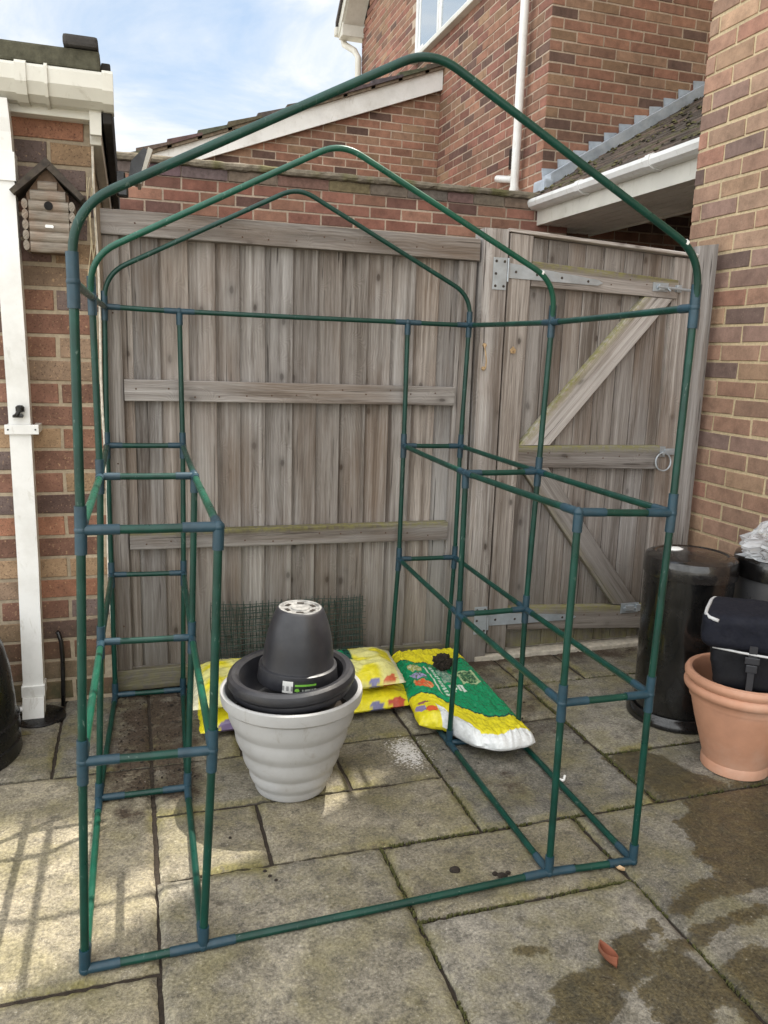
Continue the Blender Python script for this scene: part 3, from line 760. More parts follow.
# ------------------------------------------------------------------ timber
def plank(mb, q, y0, y1, horiz=False, tint=1.0, dy=(0, 0), n=1, moss=None, warp=.0, bev=.0025):
    """q: four (x,z) corners LB, RB, RT, LT in elevation; y0 front, y1 back; dy = front offset at left/right edge"""
    off = (U(0, 9), U(0, 9), U(0, 30)); f = tint * U(.74, 1.20); w_ = U(-.035, .04)
    col = (f * (1 + w_), f, f * (1 - w_))
    (ax, az), (bx, bz), (cx, cz), (dx, dz) = q
    n = max(n, int((max(abs(dz - az), abs(bx - ax))) / .12))
    rows = []
    for i in range(n + 1):
        t = i / n
        if horiz: l = ((ax + (bx - ax) * t), (az + (bz - az) * t)); r = ((dx + (cx - dx) * t), (dz + (cz - dz) * t))   # l = lower, r = upper
        else: l = ((ax + (dx - ax) * t), (az + (dz - az) * t)); r = ((bx + (cx - bx) * t), (bz + (cz - bz) * t))
        rows.append((l, r))
    vs = []; gs = []; ms = []
    wd = hypot(rows[0][1][0] - rows[0][0][0], rows[0][1][1] - rows[0][0][1]); ln = 0; prev = None
    for i, (l, r) in enumerate(rows):
        mid = ((l[0] + r[0]) / 2, (l[1] + r[1]) / 2)
        if prev: ln += hypot(mid[0] - prev[0], mid[1] - prev[1])
        prev = mid
        k = bev / max(wd, .001)
        wv = warp * noise.noise(Vector((off[0], ln * 1.7, 0)))
        for s, d in ((0, .002), (k, 0), (.33, 0), (.66, 0), (1 - k, 0), (1, .002)):
            x = l[0] + (r[0] - l[0]) * s; z = l[1] + (r[1] - l[1]) * s
            e = .0012 * noise.noise(Vector((off[0] + s * 3, ln * 14, off[1]))) if s in (0, 1) else 0
            if horiz: z += e
            else: x += e
            vs.append((x, y0 + d + dy[0] * (1 - s) + dy[1] * s + wv, z)); gs.append((s * wd + off[0], off[1], ln + off[2]))
            ms.append(moss(s, x, z) if moss else 0)
        for s in (1, 0):
            x = l[0] + (r[0] - l[0]) * s; z = l[1] + (r[1] - l[1]) * s
            vs.append((x, y1, z)); gs.append((s * wd + off[0], off[1] + (y1 - y0), ln + off[2])); ms.append(moss(s, x, z) if moss else 0)
    m = 8; fs = []
    for i in range(n):
        for e in range(m): fs.append((i * m + e, i * m + (e + 1) % m, (i + 1) * m + (e + 1) % m, (i + 1) * m + e))
    fs.append(list(range(m))[::-1]); fs.append([n * m + e for e in range(m)])
    mb.add(vs, fs, col, gs, ms)
R4 = lambda x0, x1, z0, z1: [(x0, z0), (x1, z0), (x1, z1), (x0, z1)]

fence = thing('fence_panel', 'tall weathered closeboard fence panel of grey-brown boards with three rails', 'fence', (.8, 1.56, 0))
random.seed(21)
x = .045; i = 0
while x < 1.53:
    wv = U(.088, .112); x1 = min(x + wv, 1.535)
    if 1.535 - x1 < .04: x1 = 1.535
    mb = MB(); plank(mb, R4(x, x1 + .006, .088 + U(-.004, .004), 1.80), 1.566, 1.585, tint=.92, dy=(.013, -.005), warp=.003); mb.build('board', M['wood'], fence)
    x = x1
topm = lambda s, x, z: .8 * sstep(.7, 1., s)
for (q, y0, y1, tn, mo) in [
    ([(.044, 1.772), (1.532, 1.768), (1.532, 1.856), (.044, 1.859)], 1.520, 1.590, 1.15, None),
    ([(.107, 1.173), (1.449, 1.168), (1.449, 1.246), (.107, 1.253)], 1.524, 1.561, 1.12, None),
    ([(.109, .592), (1.445, .578), (1.445, .660), (.109, .664)], 1.524, 1.561, 1.05, topm)]:
    mb = MB(); plank(mb, q, y0, y1, True, tn, n=12, moss=mo); mb.build('rail', M['wood'], fence)
mb = MB(); plank(mb, R4(.046, .104, .088, 1.770), 1.540, 1.562, tint=.95); mb.build('stile', M['wood'], fence)
mb = MB(); plank(mb, R4(1.450, 1.530, .03, 1.766), 1.540, 1.562, tint=1.08); mb.build('stile', M['wood'], fence)
mb = MB(); plank(mb, R4(.044, 1.532, .0, .086), 1.535, 1.562, True, .80, n=12, moss=lambda s, x, z: .35); mb.build('gravel_board', M['wood'], fence)

nail0 = None
def nail(x, y, z, par):
    global nail0
    if nail0 is None:
        nb0 = MB(); lathe(nb0, [(0, .0012), (.0026, .0009), (.0034, 0)], (0, 0, 0), 8, mat=Matrix.Rotation(pi / 2, 3, 'X')); nail0 = nb0.build('nail', M['nail'], par)
        o = nail0
    else:
        o = nail0.copy(); COL.objects.link(o)
    o.parent = par; o.matrix_parent_inverse = Matrix.Identity(4); o.location = Vector((x, y, z)) - Vector(par.location)
for (za, zb2, yy) in ((1.79, 1.83, 1.5195), (1.19, 1.23, 1.5235), (.60, .64, 1.5235)):
    xx = .16
    while xx < 1.42:
        nail(xx + U(-.012, .012), yy, U(za, zb2), fence); xx += .1
for z in (.3, .9, 1.5): nail(1.49, 1.5395, z + U(-.05, .05), fence); nail(.075, 1.5395, z + U(-.05, .05), fence)
post = thing('gate_post', 'square timber gate post with flat top between the fence panel and the gate', 'gate post', (1.6, 1.55, 0))
random.seed(22)
mb = MB(); plank(mb, [(1.542, 0), (1.654, 0), (1.653, 1.899), (1.543, 1.899)], 1.505, 1.60, tint=1.12); mb.build('post_timber', M['wood'], post)
hk = MB(); 
for z in (1.425, 1.328): lathe(hk, [(0, .012), (.006, .011), (.009, .004), (.0095, 0)], (1.566, 1.503, z), 12, mat=Matrix.Rotation(pi / 2, 3, 'X'))
tube(hk, [(1.562, 1.495, 1.425), (1.564, 1.486, 1.40), (1.571, 1.486, 1.36), (1.570, 1.488, 1.33), (1.562, 1.488, 1.322), (1.555, 1.490, 1.330)], .0032, 8)
hk.build('cabin_hook', M['rust'], post, True, 40)
post2 = thing('gate_post', 'narrow timber post between the gate and the right-hand brick wall', 'gate post', (2.67, 1.55, 0))
mb = MB(); plank(mb, [(2.632, 0), (2.722, 0), (2.716, 1.915), (2.612, 1.900)], 1.52, 1.60, tint=.82); mb.build('post_timber', M['wood'], post2)

gate = thing('garden_gate', 'ledged and braced timber gate with galvanised hinges beside the right brick wall', 'gate', (1.66, 1.55, 0))
random.seed(23)
def gz(x, a, b): return a + (b - a) * (x - 1.665) / .935
x = 1.768
while x < 2.505:
    x1 = min(x + U(.088, .106), 2.51)
    if 2.51 - x1 < .04: x1 = 2.51
    mb = MB(); plank(mb, [(x, .032), (x1 - .003, .030), (x1 - .003, gz(x1, 1.889, 1.845)), (x, gz(x, 1.889, 1.845))], 1.562, 1.582, tint=.90, dy=(0, 0), warp=.002, moss=lambda s, x, z: .5 * sstep(.12, .03, z)); mb.build('board', M['wood'], gate)
    x = x1
mb = MB(); plank(mb, [(1.668, .03), (1.762, .03), (1.775, 1.884), (1.668, 1.889)], 1.522, 1.575, tint=1.28); mb.build('stile', M['wood'], gate)
mb = MB(); plank(mb, [(2.510, .03), (2.612, .03), (2.604, 1.842), (2.503, 1.846)], 1.540, 1.578, tint=1.05); mb.build('stile', M['wood'], gate)
gm = lambda s, x, z: .9 * sstep(.75, 1., s)
for q, mo in (([(1.778, 1.680), (2.520, 1.662), (2.520, 1.745), (1.778, 1.783)], gm), ([(1.768, .897), (2.508, .878), (2.508, .990), (1.768, .993)], gm), ([(1.768, .135), (2.512, .086), (2.512, .203), (1.768, .243)], gm)):
    mb = MB(); plank(mb, q, 1.524, 1.561, True, .92 if q[0][1] > 1.5 else .98, n=8, moss=mo); mb.build('rail', M['wood'], gate)
mb = MB(); plank(mb, [(1.770, .995), (1.925, .996), (2.500, 1.660), (2.352, 1.664)], 1.526, 1.561, tint=1.35, n=10, moss=lambda s, x, z: .95 * sstep(.26, .0, s)); mb.build('brace', M['wood'], gate)
mb = MB(); plank(mb, [(2.330, .218), (2.470, .208), (1.925, .893), (1.785, .895)], 1.526, 1.561, tint=1.05, n=10, moss=lambda s, x, z: .3 * sstep(.25, .0, s)); mb.build('brace', M['wood'], gate)
mb = MB(); plank(mb, [(1.662, 1.893), (2.606, 1.850), (2.606, 1.864), (1.662, 1.907)], 1.515, 1.60, True, 2.1, n=8); mb.build('capping', M['wood'], gate)  # very pale tint paints sunlight onto the capping
def hinge(zc, zl, dz):
    mb = MB(); box(mb, 1.588, 1.650, 1.501, 1.5045, zc - .065, zc + .065, b=.001)
    prism(mb, [(1.652, zl - .028), (1.80, zl - .028 + dz * .1), (2.10, zl - .012 + dz), (2.125, zl + dz), (2.10, zl + .012 + dz), (1.652, zl + .034)], 1.517, 1.521)
    tube(mb, [(1.6585, 1.510, zl - .045), (1.6585, 1.510, zl + .05)], .0065, 10)
    o = mb.build('strap_hinge', M['galv'], gate)
    for px_, pz in ((1.60, zc - .05), (1.60, zc), (1.60, zc + .05), (1.638, zc + .05), (1.638, zc - .05)):
        mb = MB(); lathe(mb, [(0, .0025), (.004, .002), (.006, 0)], (px_, 1.5005, pz), 10, mat=Matrix.Rotation(pi / 2, 3, 'X')); mb.build('screw', M['darkwood'], o)
    for px_ in (1.70, 1.80, 1.92, 2.05):
        mb = MB(); lathe(mb, [(0, .0025), (.004, .002), (.006, 0)], (px_, 1.5165, zl + dz * (px_ - 1.66) / .45), 10, mat=Matrix.Rotation(pi / 2, 3, 'X')); mb.build('screw', M['darkwood'], o)
hinge(1.720, 1.735, -.025); hinge(.197, .192, -.018)
for zl_, yy in ((1.72, 1.5235), (.945, 1.5235), (.165, 1.5235)):
    xx = 2.17 if zl_ != .945 else 1.82
    while xx < 2.48: nail(xx + U(-.012, .012), yy, zl_ + U(-.02, .02), gate); xx += .095
# bolts and ring latch
mb = MB(); box(mb, 2.385, 2.465, 1.518, 1.522, 1.690, 1.728, b=.001); box(mb, 2.41, 2.44, 1.506, 1.518, 1.695, 1.722, b=.003); tube(mb, [(2.40, 1.508, 1.709), (2.60, 1.510, 1.700)], .006, 10); tube(mb, [(2.455, 1.508, 1.706), (2.455, 1.485, 1.690)], .004, 8)
box(mb, 2.49, 2.545, 1.528, 1.532, 1.690, 1.724, b=.001); box(mb, 2.505, 2.53, 1.508, 1.528, 1.692, 1.722, b=.003); mb.build('bolt', M['galv'], gate)
mb = MB(); box(mb, 2.37, 2.47, 1.518, 1.522, .172, .222, b=.001); box(mb, 2.39, 2.44, 1.508, 1.518, .185, .212, b=.003); box(mb, 2.45, 2.475, 1.508, 1.518, .180, .215, b=.003); tube(mb, [(2.38, 1.512, .198), (2.50, 1.513, .194)], .005, 8); mb.build('bolt', M['galv'], gate)
mb = MB(); box(mb, 2.495, 2.545, 1.531, 1.537, .935, .985, b=.002); box(mb, 2.54, 2.60, 1.528, 1.536, .945, .975, b=.002); tube(mb, [(2.52, 1.53, .955), (2.52, 1.508, .955)], .008, 10)
tube(mb, [(2.523 + .042 * cos(a), 1.510 + .004 * sin(a), .915 + .042 * sin(a)) for a in [i * pi / 16 for i in range(33)]], .0038, 8); mb.build('ring_latch', M['galv'], gate, True, 40)
mb = MB(); prism(mb, [(1.698, 1.395), (1.718, 1.395), (1.722, 1.41), (1.708, 1.425), (1.694, 1.41)], 1.515, 1.520); tube(mb, [(1.707, 1.518, 1.408), (1.707, 1.502, 1.405)], .003, 6); mb.build('hook_eye', M['rust'], gate)
mb = MB(); box(mb, 1.60, 2.72, 1.500, 1.62, -.005, .022, (.42, .38, .31), b=.006)
tag(mb.build('threshold', M['stone']), 'long pale stone threshold strip on the ground under the gate', 'threshold')

# ------------------------------------------------------------------ garden wall and houses behind
gw = thing('garden_wall', 'red brick garden wall with rough mossy coping seen above the fence', 'wall', (1.6, 4.3, 0))
random.seed(31)
brick_wall('w', (-2.0, 4.30, 0), (1, 0, 0), (0, -1, 0), 5.50, 1.2, 2.515, PAL_R, M['brick_c'], M['mortar_c'], gw, phase=.3, thick=.2, zoff=.055, backing=[(0, 0), (5.5, 0), (5.5, 2.60), (0, 2.60)])
mb = MB()
x = -2.0
while x < 3.5:
    x1 = min(3.5, x + U(.2, .5)); c = tuple(U(.8, 1.15) * k for k in (.165, .120, .095)); box(mb, x, x1 - .006, 4.288 + U(-.003, .003), 4.35, 2.522, 2.594, c, b=.006); x = x1
mb.build('top_course', M['stone'], gw)
mb = MB()
n = 150
vs = []; fs = []; cs = []; ms = []
prof = [(4.275, 2.594), (4.262, 2.600), (4.256, 2.618), (4.262, 2.636), (4.275, 2.645), (4.35, 2.652), (4.48, 2.650), (4.52, 2.63), (4.52, 2.598)]
for i in range(n + 1):
    x = -2.0 + 5.32 * i / n
    for (y, z) in prof:
        e = .010 * fbm(x * 9, y * 9, z * 9, 3) + .004 * fbm(x * 40, y * 40, z * 30, 2)
        vs.append((x, y + e, z + e * .7)); cs.append(mix((.17, .145, .11), (.115, .105, .05), sstep(-.1, .4, fbm(x * 5, 3, 1, 3))))
m = len(prof)
for i in range(n):
    for k in range(m - 1): fs.append((i * m + k, i * m + k + 1, (i + 1) * m + k + 1, (i + 1) * m + k))
fs.append(list(range(m))); fs.append([n * m + k for k in range(m)][::-1])
mb.add(vs, fs, cs); mb.build('coping', M['stone'], gw)

# house A: the two-storey house beyond (gable side faces left, short face faces the camera)
ha = thing('house', 'two-storey red brick house with white window high behind the garden wall', 'house', (3.4, 4.6, 0))
random.seed(33)
HX, HY = 3.38, 4.56
win = lambda a, z: (HY + a > 5.45 and HY + a < 7.80 and z > 4.69 and z < 5.9)
def verge_z(y): return 5.82 + (10.17 - y) * .80
def in_left(c, z, a, b, zc, zd):
    if HY + b > 5.47 and HY + a < 7.80 and 4.66 < z < 5.92: return False
    return zd < verge_z(HY + b) + .02 and zd < 7.2
brick_wall('l', (HX, HY, 0), (0, 1, 0), (-1, 0, 0), 5.62, 2.46, 7.2, PAL_R + PAL_C, M['brick_c'], M['mortar_c'], ha, in_left, phase=0.0, thick=.25,
           backing=[(.004, 0), (5.62, 0), (5.62, 5.5), (3.5, 7.2), (.004, 7.2)], rough=.002, names=('side_bricks', 'side_wall'))
def in_front(c, z, a, b, zc, zd): return True
brick_wall('f', (HX, HY, 0), (1, 0, 0), (0, -1, 0), 2.6, 2.0, 7.2, PAL_C, M['brick_c'], M['mortar_c'], ha, in_front, phase=.52, thick=.25, backing=[(.002, 0), (3.8, 0), (3.8, 7.2), (.002, 7.2)], rough=.002, names=('front_bricks', 'front_wall'))
mb = MB(); box(mb, 3.66, 7.1, 4.84, 10.1, .02, 5.4, (.1, .09, .08)); mb.build('inner_walls', M['stone'], ha)
# roof of house A
mb = MB(); prism(mb, [(10.36, 5.86), (10.36, 5.94), (7.37, 8.40), (4.2, 5.9), (4.2, 5.82), (7.37, 8.30)], 3.03, 7.2, (.07, .06, .055), 'x'); rA = mb.build('roof', M['tile'], ha)
mb = MB(); prism(mb, [(10.30, 5.72), (10.30, 5.90), (7.37, 8.30), (7.37, 8.14)], 3.06, 3.09, axis='x'); mb.build('barge_board', M['cream'], rA)
mb = MB(); prism(mb, [(10.28, 5.71), (10.28, 5.74), (7.37, 8.17), (7.37, 8.14)], 3.092, 3.37, axis='x'); mb.build('soffit', M['cream'], rA)
mb = MB(); box(mb, 3.07, 3.42, 10.12, 10.32, 5.70, 5.88, b=.01); mb.build('eaves_box', M['cream'], rA)
mb = MB(); box(mb, 3.02, 7.0, 10.325, 10.43, 5.76, 5.88, b=.03); mb.build('gutter', M['cream'], rA)
mb = MB(); tube(mb, [(3.14, 10.37, 5.78), (3.16, 10.34, 5.66), (3.27, 10.20, 5.55), (3.31, 10.12, 5.44), (3.31, 10.12, 2.5)], .045, 12); mb.build('far_downpipe', M['cream'], ha, True, 40)
# window
wn = MB(); X0 = 3.352
def wbar(y0, y1, z0, z1, d=0.0): box(wn, X0 - d, 3.42, y0, y1, z0, z1, b=.004)
wbar(5.45, 7.80, 4.70, 4.76); wbar(5.45, 7.80, 5.84, 5.90); wbar(7.73, 7.80, 4.76, 5.84); wbar(5.45, 5.52, 4.76, 5.84)
for yy in (7.02, 6.25): wbar(yy - .035, yy + .035, 4.76, 5.84)
wbar(7.55, 7.73, 4.76, 4.80, -.01); wbar(7.08, 7.12, 4.762, 5.838, -.004); wbar(7.66, 7.70, 4.762, 5.838, -.004)
wo = wn.build('window', M['white'], ha)
mb = MB(); box(mb, 3.364, 3.374, 5.5, 7.76, 4.74, 5.86); mb.build('pane', M['glass'], wo)
mb = MB(); box(mb, 3.30, 3.42, 5.42, 7.83, 4.655, 4.698, b=.008); mb.build('sill', M['cream'], wo)
# round downpipe
mb = MB(); tube(mb, [(3.305, 4.90, 2.66), (3.305, 4.90, 5.6)], .036, 16, cap=False); pd = mb.build('round_downpipe', M['white'], ha, True)
mb = MB(); tube(mb, [(3.305, 4.90, 2.70), (3.305, 4.90, 2.80)], .043, 16); tube(mb, [(3.305, 4.93, 2.87), (3.33, 5.30, 2.95), (3.38, 5.33, 2.95)], .030, 12); mb.build('waste_branch', M['white'], pd, True, 40)
mb = MB(); box(mb, 3.362, 3.39, 5.03, 5.16, 3.00, 3.17, b=.006); mb.build('air_vent', M['black'], ha)
mb = MB(); box(mb, 3.35, 3.40, 5.50, 5.98, 2.66, 2.90, b=.01); mb.build('small_window', M['cream'], ha)

# lean-to roof with flashing, gutter and soffit
lt = thing('lean_to_roof', 'mossy tiled lean-to roof with white gutter and stepped lead flashing above the gate', 'roof', (4, 3.2, 2.5))
def rz(x): return 2.615 + .60 * (x - 3.20)
mb = MB(); random.seed(41)
prism(mb, [(3.22, rz(3.22) - .05), (5.2, rz(5.2) - .05), (5.2, rz(5.2) - .008), (3.22, rz(3.22) - .008)], 1.84, 4.54, (.05, .045, .04))
r = 0; x = 3.17
while x < 4.95:
    y = 1.84 - (r % 2) * .09
    while y < 4.5:
        y1 = min(y + .178, 4.54); ya = max(y, 1.84)
        if y1 - ya > .03:
            l_ = U(-.003, .004); c = random.choice([(.105, .08, .065), (.13, .095, .075), (.085, .07, .058), (.10, .088, .055), (.075, .06, .05)])
            a, b_ = x, x + .17; h0, h1 = .020 + l_, .004 + l_
            vs = [(a, ya, rz(a) + h0 - .016), (a, y1 - .004, rz(a) + h0 - .016), (a, ya, rz(a) + h0), (a, y1 - .004, rz(a) + h0 + U(-.002, .002)), (b_, ya, rz(b_) + h1), (b_, y1 - .004, rz(b_) + h1), (b_, ya, rz(b_) - .01), (b_, y1 - .004, rz(b_) - .01)]
            mb.add(vs, [(0, 1, 3, 2), (2, 3, 5, 4), (0, 2, 4, 6), (1, 7, 5, 3), (6, 4, 5, 7), (0, 6, 7, 1)], c)
        y += .178
    x += .105; r += 1
for k in range(650):                                      # cushions of moss along the tile edges
    rr = random.randrange(0, 17); x = 3.17 + rr * .105 + U(0, .02); y = U(1.85, 4.5)
    if fbm(x * 3, y * 3, 2, 3) < -.05: continue
    s = U(.008, .022); z = rz(x) + .022
    vs = [(x + s * cos(a) , y + s * 1.3 * sin(a), z - .004) for a in [i * 1.05 for i in range(6)]] + [(x, y, z + s * .8)]
    mb.add(vs, [(i, (i + 1) % 6, 6) for i in range(6)], random.choice([(.085, .080, .035), (.11, .10, .045), (.04, .036, .022)]))
mb.build('tiles', M['tile'], lt)
mb = MB()
gp2 = [(3.225, 2.598), (3.16, 2.600), (3.135, 2.590), (3.128, 2.565), (3.140, 2.535), (3.17, 2.520), (3.225, 2.518)]
prism(mb, [(a, b) for a, b in gp2], 1.84, 4.42); mb.build('gutter', M['white'], lt)
for yy in (4.40, 3.56, 2.75, 2.1):
    mb = MB(); prism(mb, [(3.226, 2.606), (3.155, 2.607), (3.129, 2.594), (3.121, 2.564), (3.134, 2.529), (3.167, 2.512), (3.226, 2.510)], yy - .022, yy + .022); mb.build('gutter_clip', M['white'], lt)
mb = MB(); box(mb, 3.226, 3.250, 1.84, 4.36, 2.405, 2.598, b=.003); mb.build('fascia', M['cream'], lt)
mb = MB()
for k in range(6): box(mb, 3.252 + k * .098, 3.252 + k * .098 + .084, 1.84, 4.545, 2.412, 2.424, b=.002)
box(mb, 3.25, 3.85, 1.84, 4.545, 2.4245, 2.432); mb.build('soffit', M['soffit'], lt)
mb = MB(); box(mb, 3.842, 3.87, 1.84, 4.545, 2.400, 2.44, b=.003); mb.build('soffit_trim', M['cream'], lt)
mb = MB(); vs = []
pts = []
x0f = 3.39; 
top = []
k = 0
zz = 2.70
xx = 3.40
poly = [(3.385, 2.60)]
while xx < 5.0:                                            # saw-toothed stepped lead let into the joints
    poly.append((xx - .012, rz(xx) + .135)); poly.append((xx + .122, rz(xx) + .145)); poly.append((xx + .118, rz(xx + .13) + .065)); xx += .1367
poly.append((xx, rz(xx))); 
for a, b in zip(poly[:-1], poly[1:]): pass
# as separate lead soakers so that each tooth has its own thickness
xx = 3.40
while xx < 5.0:
    d = U(.002, .005); e = U(-.004, .004)
    prism(mb, [(xx - .01, rz(xx - .01) + .01), (xx + .128, rz(xx + .128) + .01), (xx + .118 + e, rz(xx + .118) + .06), (xx + .085 + e, rz(xx) + .165 + e), (xx - .028 + e, rz(xx) + .158)], 4.546 - d - .003, 4.5485)
    xx += .1367
prism(mb, [(3.38, rz(3.38) + .015), (5.1, rz(5.1) + .015), (5.1, rz(5.1) + .105), (3.38, rz(3.38) + .105)], 4.40, 4.535)
box(mb, 3.30, 3.39, 4.36, 4.548, 2.60, 2.78, b=.02)
mb.build('lead_flashing', M['lead'], lt)
mb = MB(); box(mb, 5.25, 5.45, 1.9, 4.5, 0, 3.7, (.05, .04, .035)); mb.build('inner_wall', M['stone'], lt)

# garage B behind the garden wall, roof slope climbing to the house
gb = thing('neighbour_garage', 'brick gable end with white bargeboard and stepped dark tiles beyond the garden wall', 'garage', (2, 7.2, 0))
random.seed(35)
SLP = .3635
def bz(x): return 3.135 + .371 * (x - .5)                # underside of the bargeboard
brick_wall('g', (.0, 6.98, 0), (1, 0, 0), (0, -1, 0), 3.40, 2.4, 4.35, PAL_C, M['brick_c'], M['mortar_c'], gb, lambda c, z, a, b, zc, zd: zc < bz(c) + .03, phase=.42, thick=.2,
           backing=[(0, 0), (3.37, 0), (3.37, bz(3.37) + .05), (0, bz(0) + .05)], rough=.002)
zt = lambda x: 3.2047 + .378 * (x - .3725)
zb = lambda x: 3.409 + .371 * (x - 1.402)
mb = MB(); prism(mb, [(.34, zt(.34)), (.55, zb(.55)), (3.374, zb(3.374)), (3.374, zt(3.374))], 6.91, 6.945); mb.build('bargeboard', M['white'], gb)
mb = MB()
x = -.05; k = 0
while x < 3.36:
    c = tuple(U(.8, 1.2) * t for t in (.10, .088, .068)); x1 = min(x + .335, 3.372)
    z0_ = zt(x); dz = .375 * (x1 - x)
    prism(mb, [(x, z0_ + .030), (x1, z0_ + dz + .030), (x1, z0_ + dz + .052), (x, z0_ + .082)], 6.84 + U(0, .006), 11.2, c)
    prism(mb, [(x, z0_ + .002), (x1, z0_ + dz + .002), (x1, z0_ + dz + .029), (x, z0_ + .029)], 6.87, 6.95, (.22, .18, .135))
    x += .292; k += 1
mb.build('roof', M['tile'], gb)
mb = MB(); box(mb, .0, 3.36, 7.20, 11.0, 0, 3.0, (.2, .15, .12)); mb.build('rear_wall', M['mortar_c'], gb)

# right-hand house wall, close to the camera
rw = thing('brick_house', 'pinkish-tan brick house wall with sandy mortar along the right edge', 'house', (3.2, 0, 0))
random.seed(37)
RX, RY = 2.768, 1.80
brick_wall('r', (RX, RY, 0), (0, -1, 0), (-1, 0, 0), 3.2, 0, 3.9, PAL_B, M['brick_b'], M['mortar_b'], rw, phase=.21, thick=.25, zoff=-.012, backing=[(.005, 0), (7, 0), (7, 9.2), (.005, 9.2)], rough=.0026, proud=.005, names=('side_bricks', 'side_wall'))
brick_wall('r2', (RX, RY, 0), (1, 0, 0), (0, 1, 0), 1.6, 0, 3.9, PAL_B, M['brick_b'], M['mortar_b'], rw, phase=.3, thick=.25, zoff=-.012, backing=[(0.002, 0), (6, 0), (6, 9.2), (0.002, 9.2)], names=('end_bricks', 'end_wall'))

# unseen tree added beyond the lean-to; leaves placed to shade most of the patio
tr = thing('added_shade_tree', 'unseen leafy tree added behind the lean-to to shade the patio', 'tree', (7.6, 3.2, 0))
random.seed(51)
mb = MB(); tube(mb, [(7.6, 3.2, 0), (7.55, 3.25, 3), (7.4, 3.4, 6), (7.0, 3.9, 8.5), (6.6, 4.3, 10.5)], .2, 12, (.12, .09, .065), rs=[.32, .26, .2, .13, .05])
for (a, b) in (((7.45, 3.35, 5.5), (8.2, 4.6, 10.5)), ((7.2, 3.6, 7.5), (5.6, 4.9, 11)), ((7.4, 3.4, 6.5), (7.2, 5.6, 11)), ((6.9, 4.0, 9), (5.9, 5.8, 11.5))):
    tube(mb, [a, tuple((p + q) / 2 + .1 for p, q in zip(a, b)), b], .1, 8, (.12, .09, .065), rs=[.12, .08, .03])
mb.build('trunk', M['stone'], tr)
mb = MB()
hx, hy = .85 / 2.05, .53 / 2.05
kx, ky = cos(SEL) * cos(SAZ) / sin(SEL), cos(SEL) * sin(SAZ) / sin(SEL)
cnt = 0
while cnt < 24000:  # leaves kept only where their shadow lands on the shaded ground
    gx, gy = U(-1.4, 3.6), U(.2, 3.4)
    inside_k = ((gx - .08) / .075) ** 2 + ((gy - .50) / .20) ** 2 < 1
    lim = .655 + .03 * noise.noise(Vector((gx * 3, 0, 0)))
    if gy < lim + .02 and not inside_k: continue
    if gy > .66 and ((gx - 1.1) / 2.5) ** 2 + ((gy - 1.9) / 1.5) ** 2 > 1 and gy > 1.2: continue
    z = 11 + U(-1, 1) * U(.2, 1.6) + 1.2 * noise.noise(Vector((gx * 1.2, gy * 1.2, 0)))
    c = Vector((gx + kx * z, gy + ky * z, z)); s = U(.045, .085) if not inside_k else .03
    n_ = Vector((U(-1, 1), U(-1, 1), U(.1, 1.4))).normalized(); t1 = n_.orthogonal().normalized(); t2 = n_.cross(t1)
    g = U(.6, 1.3)
    mb.add([c - t1 * s, c + t2 * s * .5, c + t1 * s, c - t2 * s * .5], [(0, 1, 2, 3)], (.05 * g, .09 * g, .025 * g)); cnt += 1
for k in range(1500):  # dense leaf cluster added to cast one rounded shadow patch
    a, rr = U(0, 6.28), sqrt(R_()); gx, gy = .08 + .085 * rr * cos(a) + .03 * sin(a), .50 + .20 * rr * sin(a); z = 9.5 + U(-.1, .1)
    c = Vector((gx + kx * z, gy + ky * z, z)); s = U(.012, .022); n_ = Vector((U(-1, 1), U(-1, 1), U(.5, 2))).normalized(); t1 = n_.orthogonal().normalized(); t2 = n_.cross(t1)
    mb.add([c - t1 * s, c + t2 * s * .5, c + t1 * s, c - t2 * s * .5], [(0, 1, 2, 3)], (.05, .09, .025))
mb.build('crown', M['stone'], tr)

# ------------------------------------------------------------------ the greenhouse frame
J = {'FL0':(-.005,-.001,.012),'FL1':(.010,.010,.507),'FL2':(.027,.019,1.009),'FLe':(.033,.027,1.494),'FRe':(1.464,.045,1.511),'FR2':(1.452,.036,.997),'FR1':(1.437,.031,.502),'FR0':(1.427,.018,.012),
'FRi0':(1.173,.034,.012),'FRi1':(1.170,.029,.506),'FRi2':(1.180,.038,1.007),'FLi0':(.253,.003,.012),'FLi1':(.281,.010,.499),'FLi2':(.301,.021,1.006),
'ML0':(0,.715,.012),'MLi0':(.264,.711,.012),'ML1':(.023,.741,.506),'MLi1':(.288,.743,.499),'ML2':(.039,.750,1.005),'MLi2':(.305,.753,1.002),'MLe':(.036,.758,1.507),
'MRe':(1.478,.777,1.496),'MR2':(1.461,.770,.995),'MRi2':(1.190,.767,.994),'MR1':(1.445,.765,.503),'MRi1':(1.186,.757,.503),'MRi0':(1.185,.786,.012),
'BL0':(.035,1.479,.012),'BLi0':(.296,1.471,.012),'BL1':(.038,1.475,.509),'BLi1':(.308,1.476,.502),'BL2':(.039,1.483,1.009),'BLi2':(.315,1.486,1.007),'BLe':(.048,1.490,1.515),'BLie':(.312,1.495,1.509),
'BRe':(1.486,1.490,1.504),'BRie':(1.217,1.495,1.505),'BR2':(1.473,1.490,.998),'BRi2':(1.215,1.488,1.001),'BR1':(1.469,1.485,.507),'BRi1':(1.209,1.482,.512),
'MR0':(1.441,.754,.012),'BR0':(1.452,1.486,.012),'BRi0':(1.185,1.482,.012)}
J = {k: Vector(v) for k, v in J.items()}
TOP = {'F': ((.036, .022, 1.628), (.742, .025, 1.993), (1.458, .030, 1.632)), 'M': ((.032, .730, 1.610), (.735, .745, 1.974), (1.468, .756, 1.624)), 'B': ((.053, 1.482, 1.628), (.756, 1.484, 1.984), (1.486, 1.486, 1.622))}
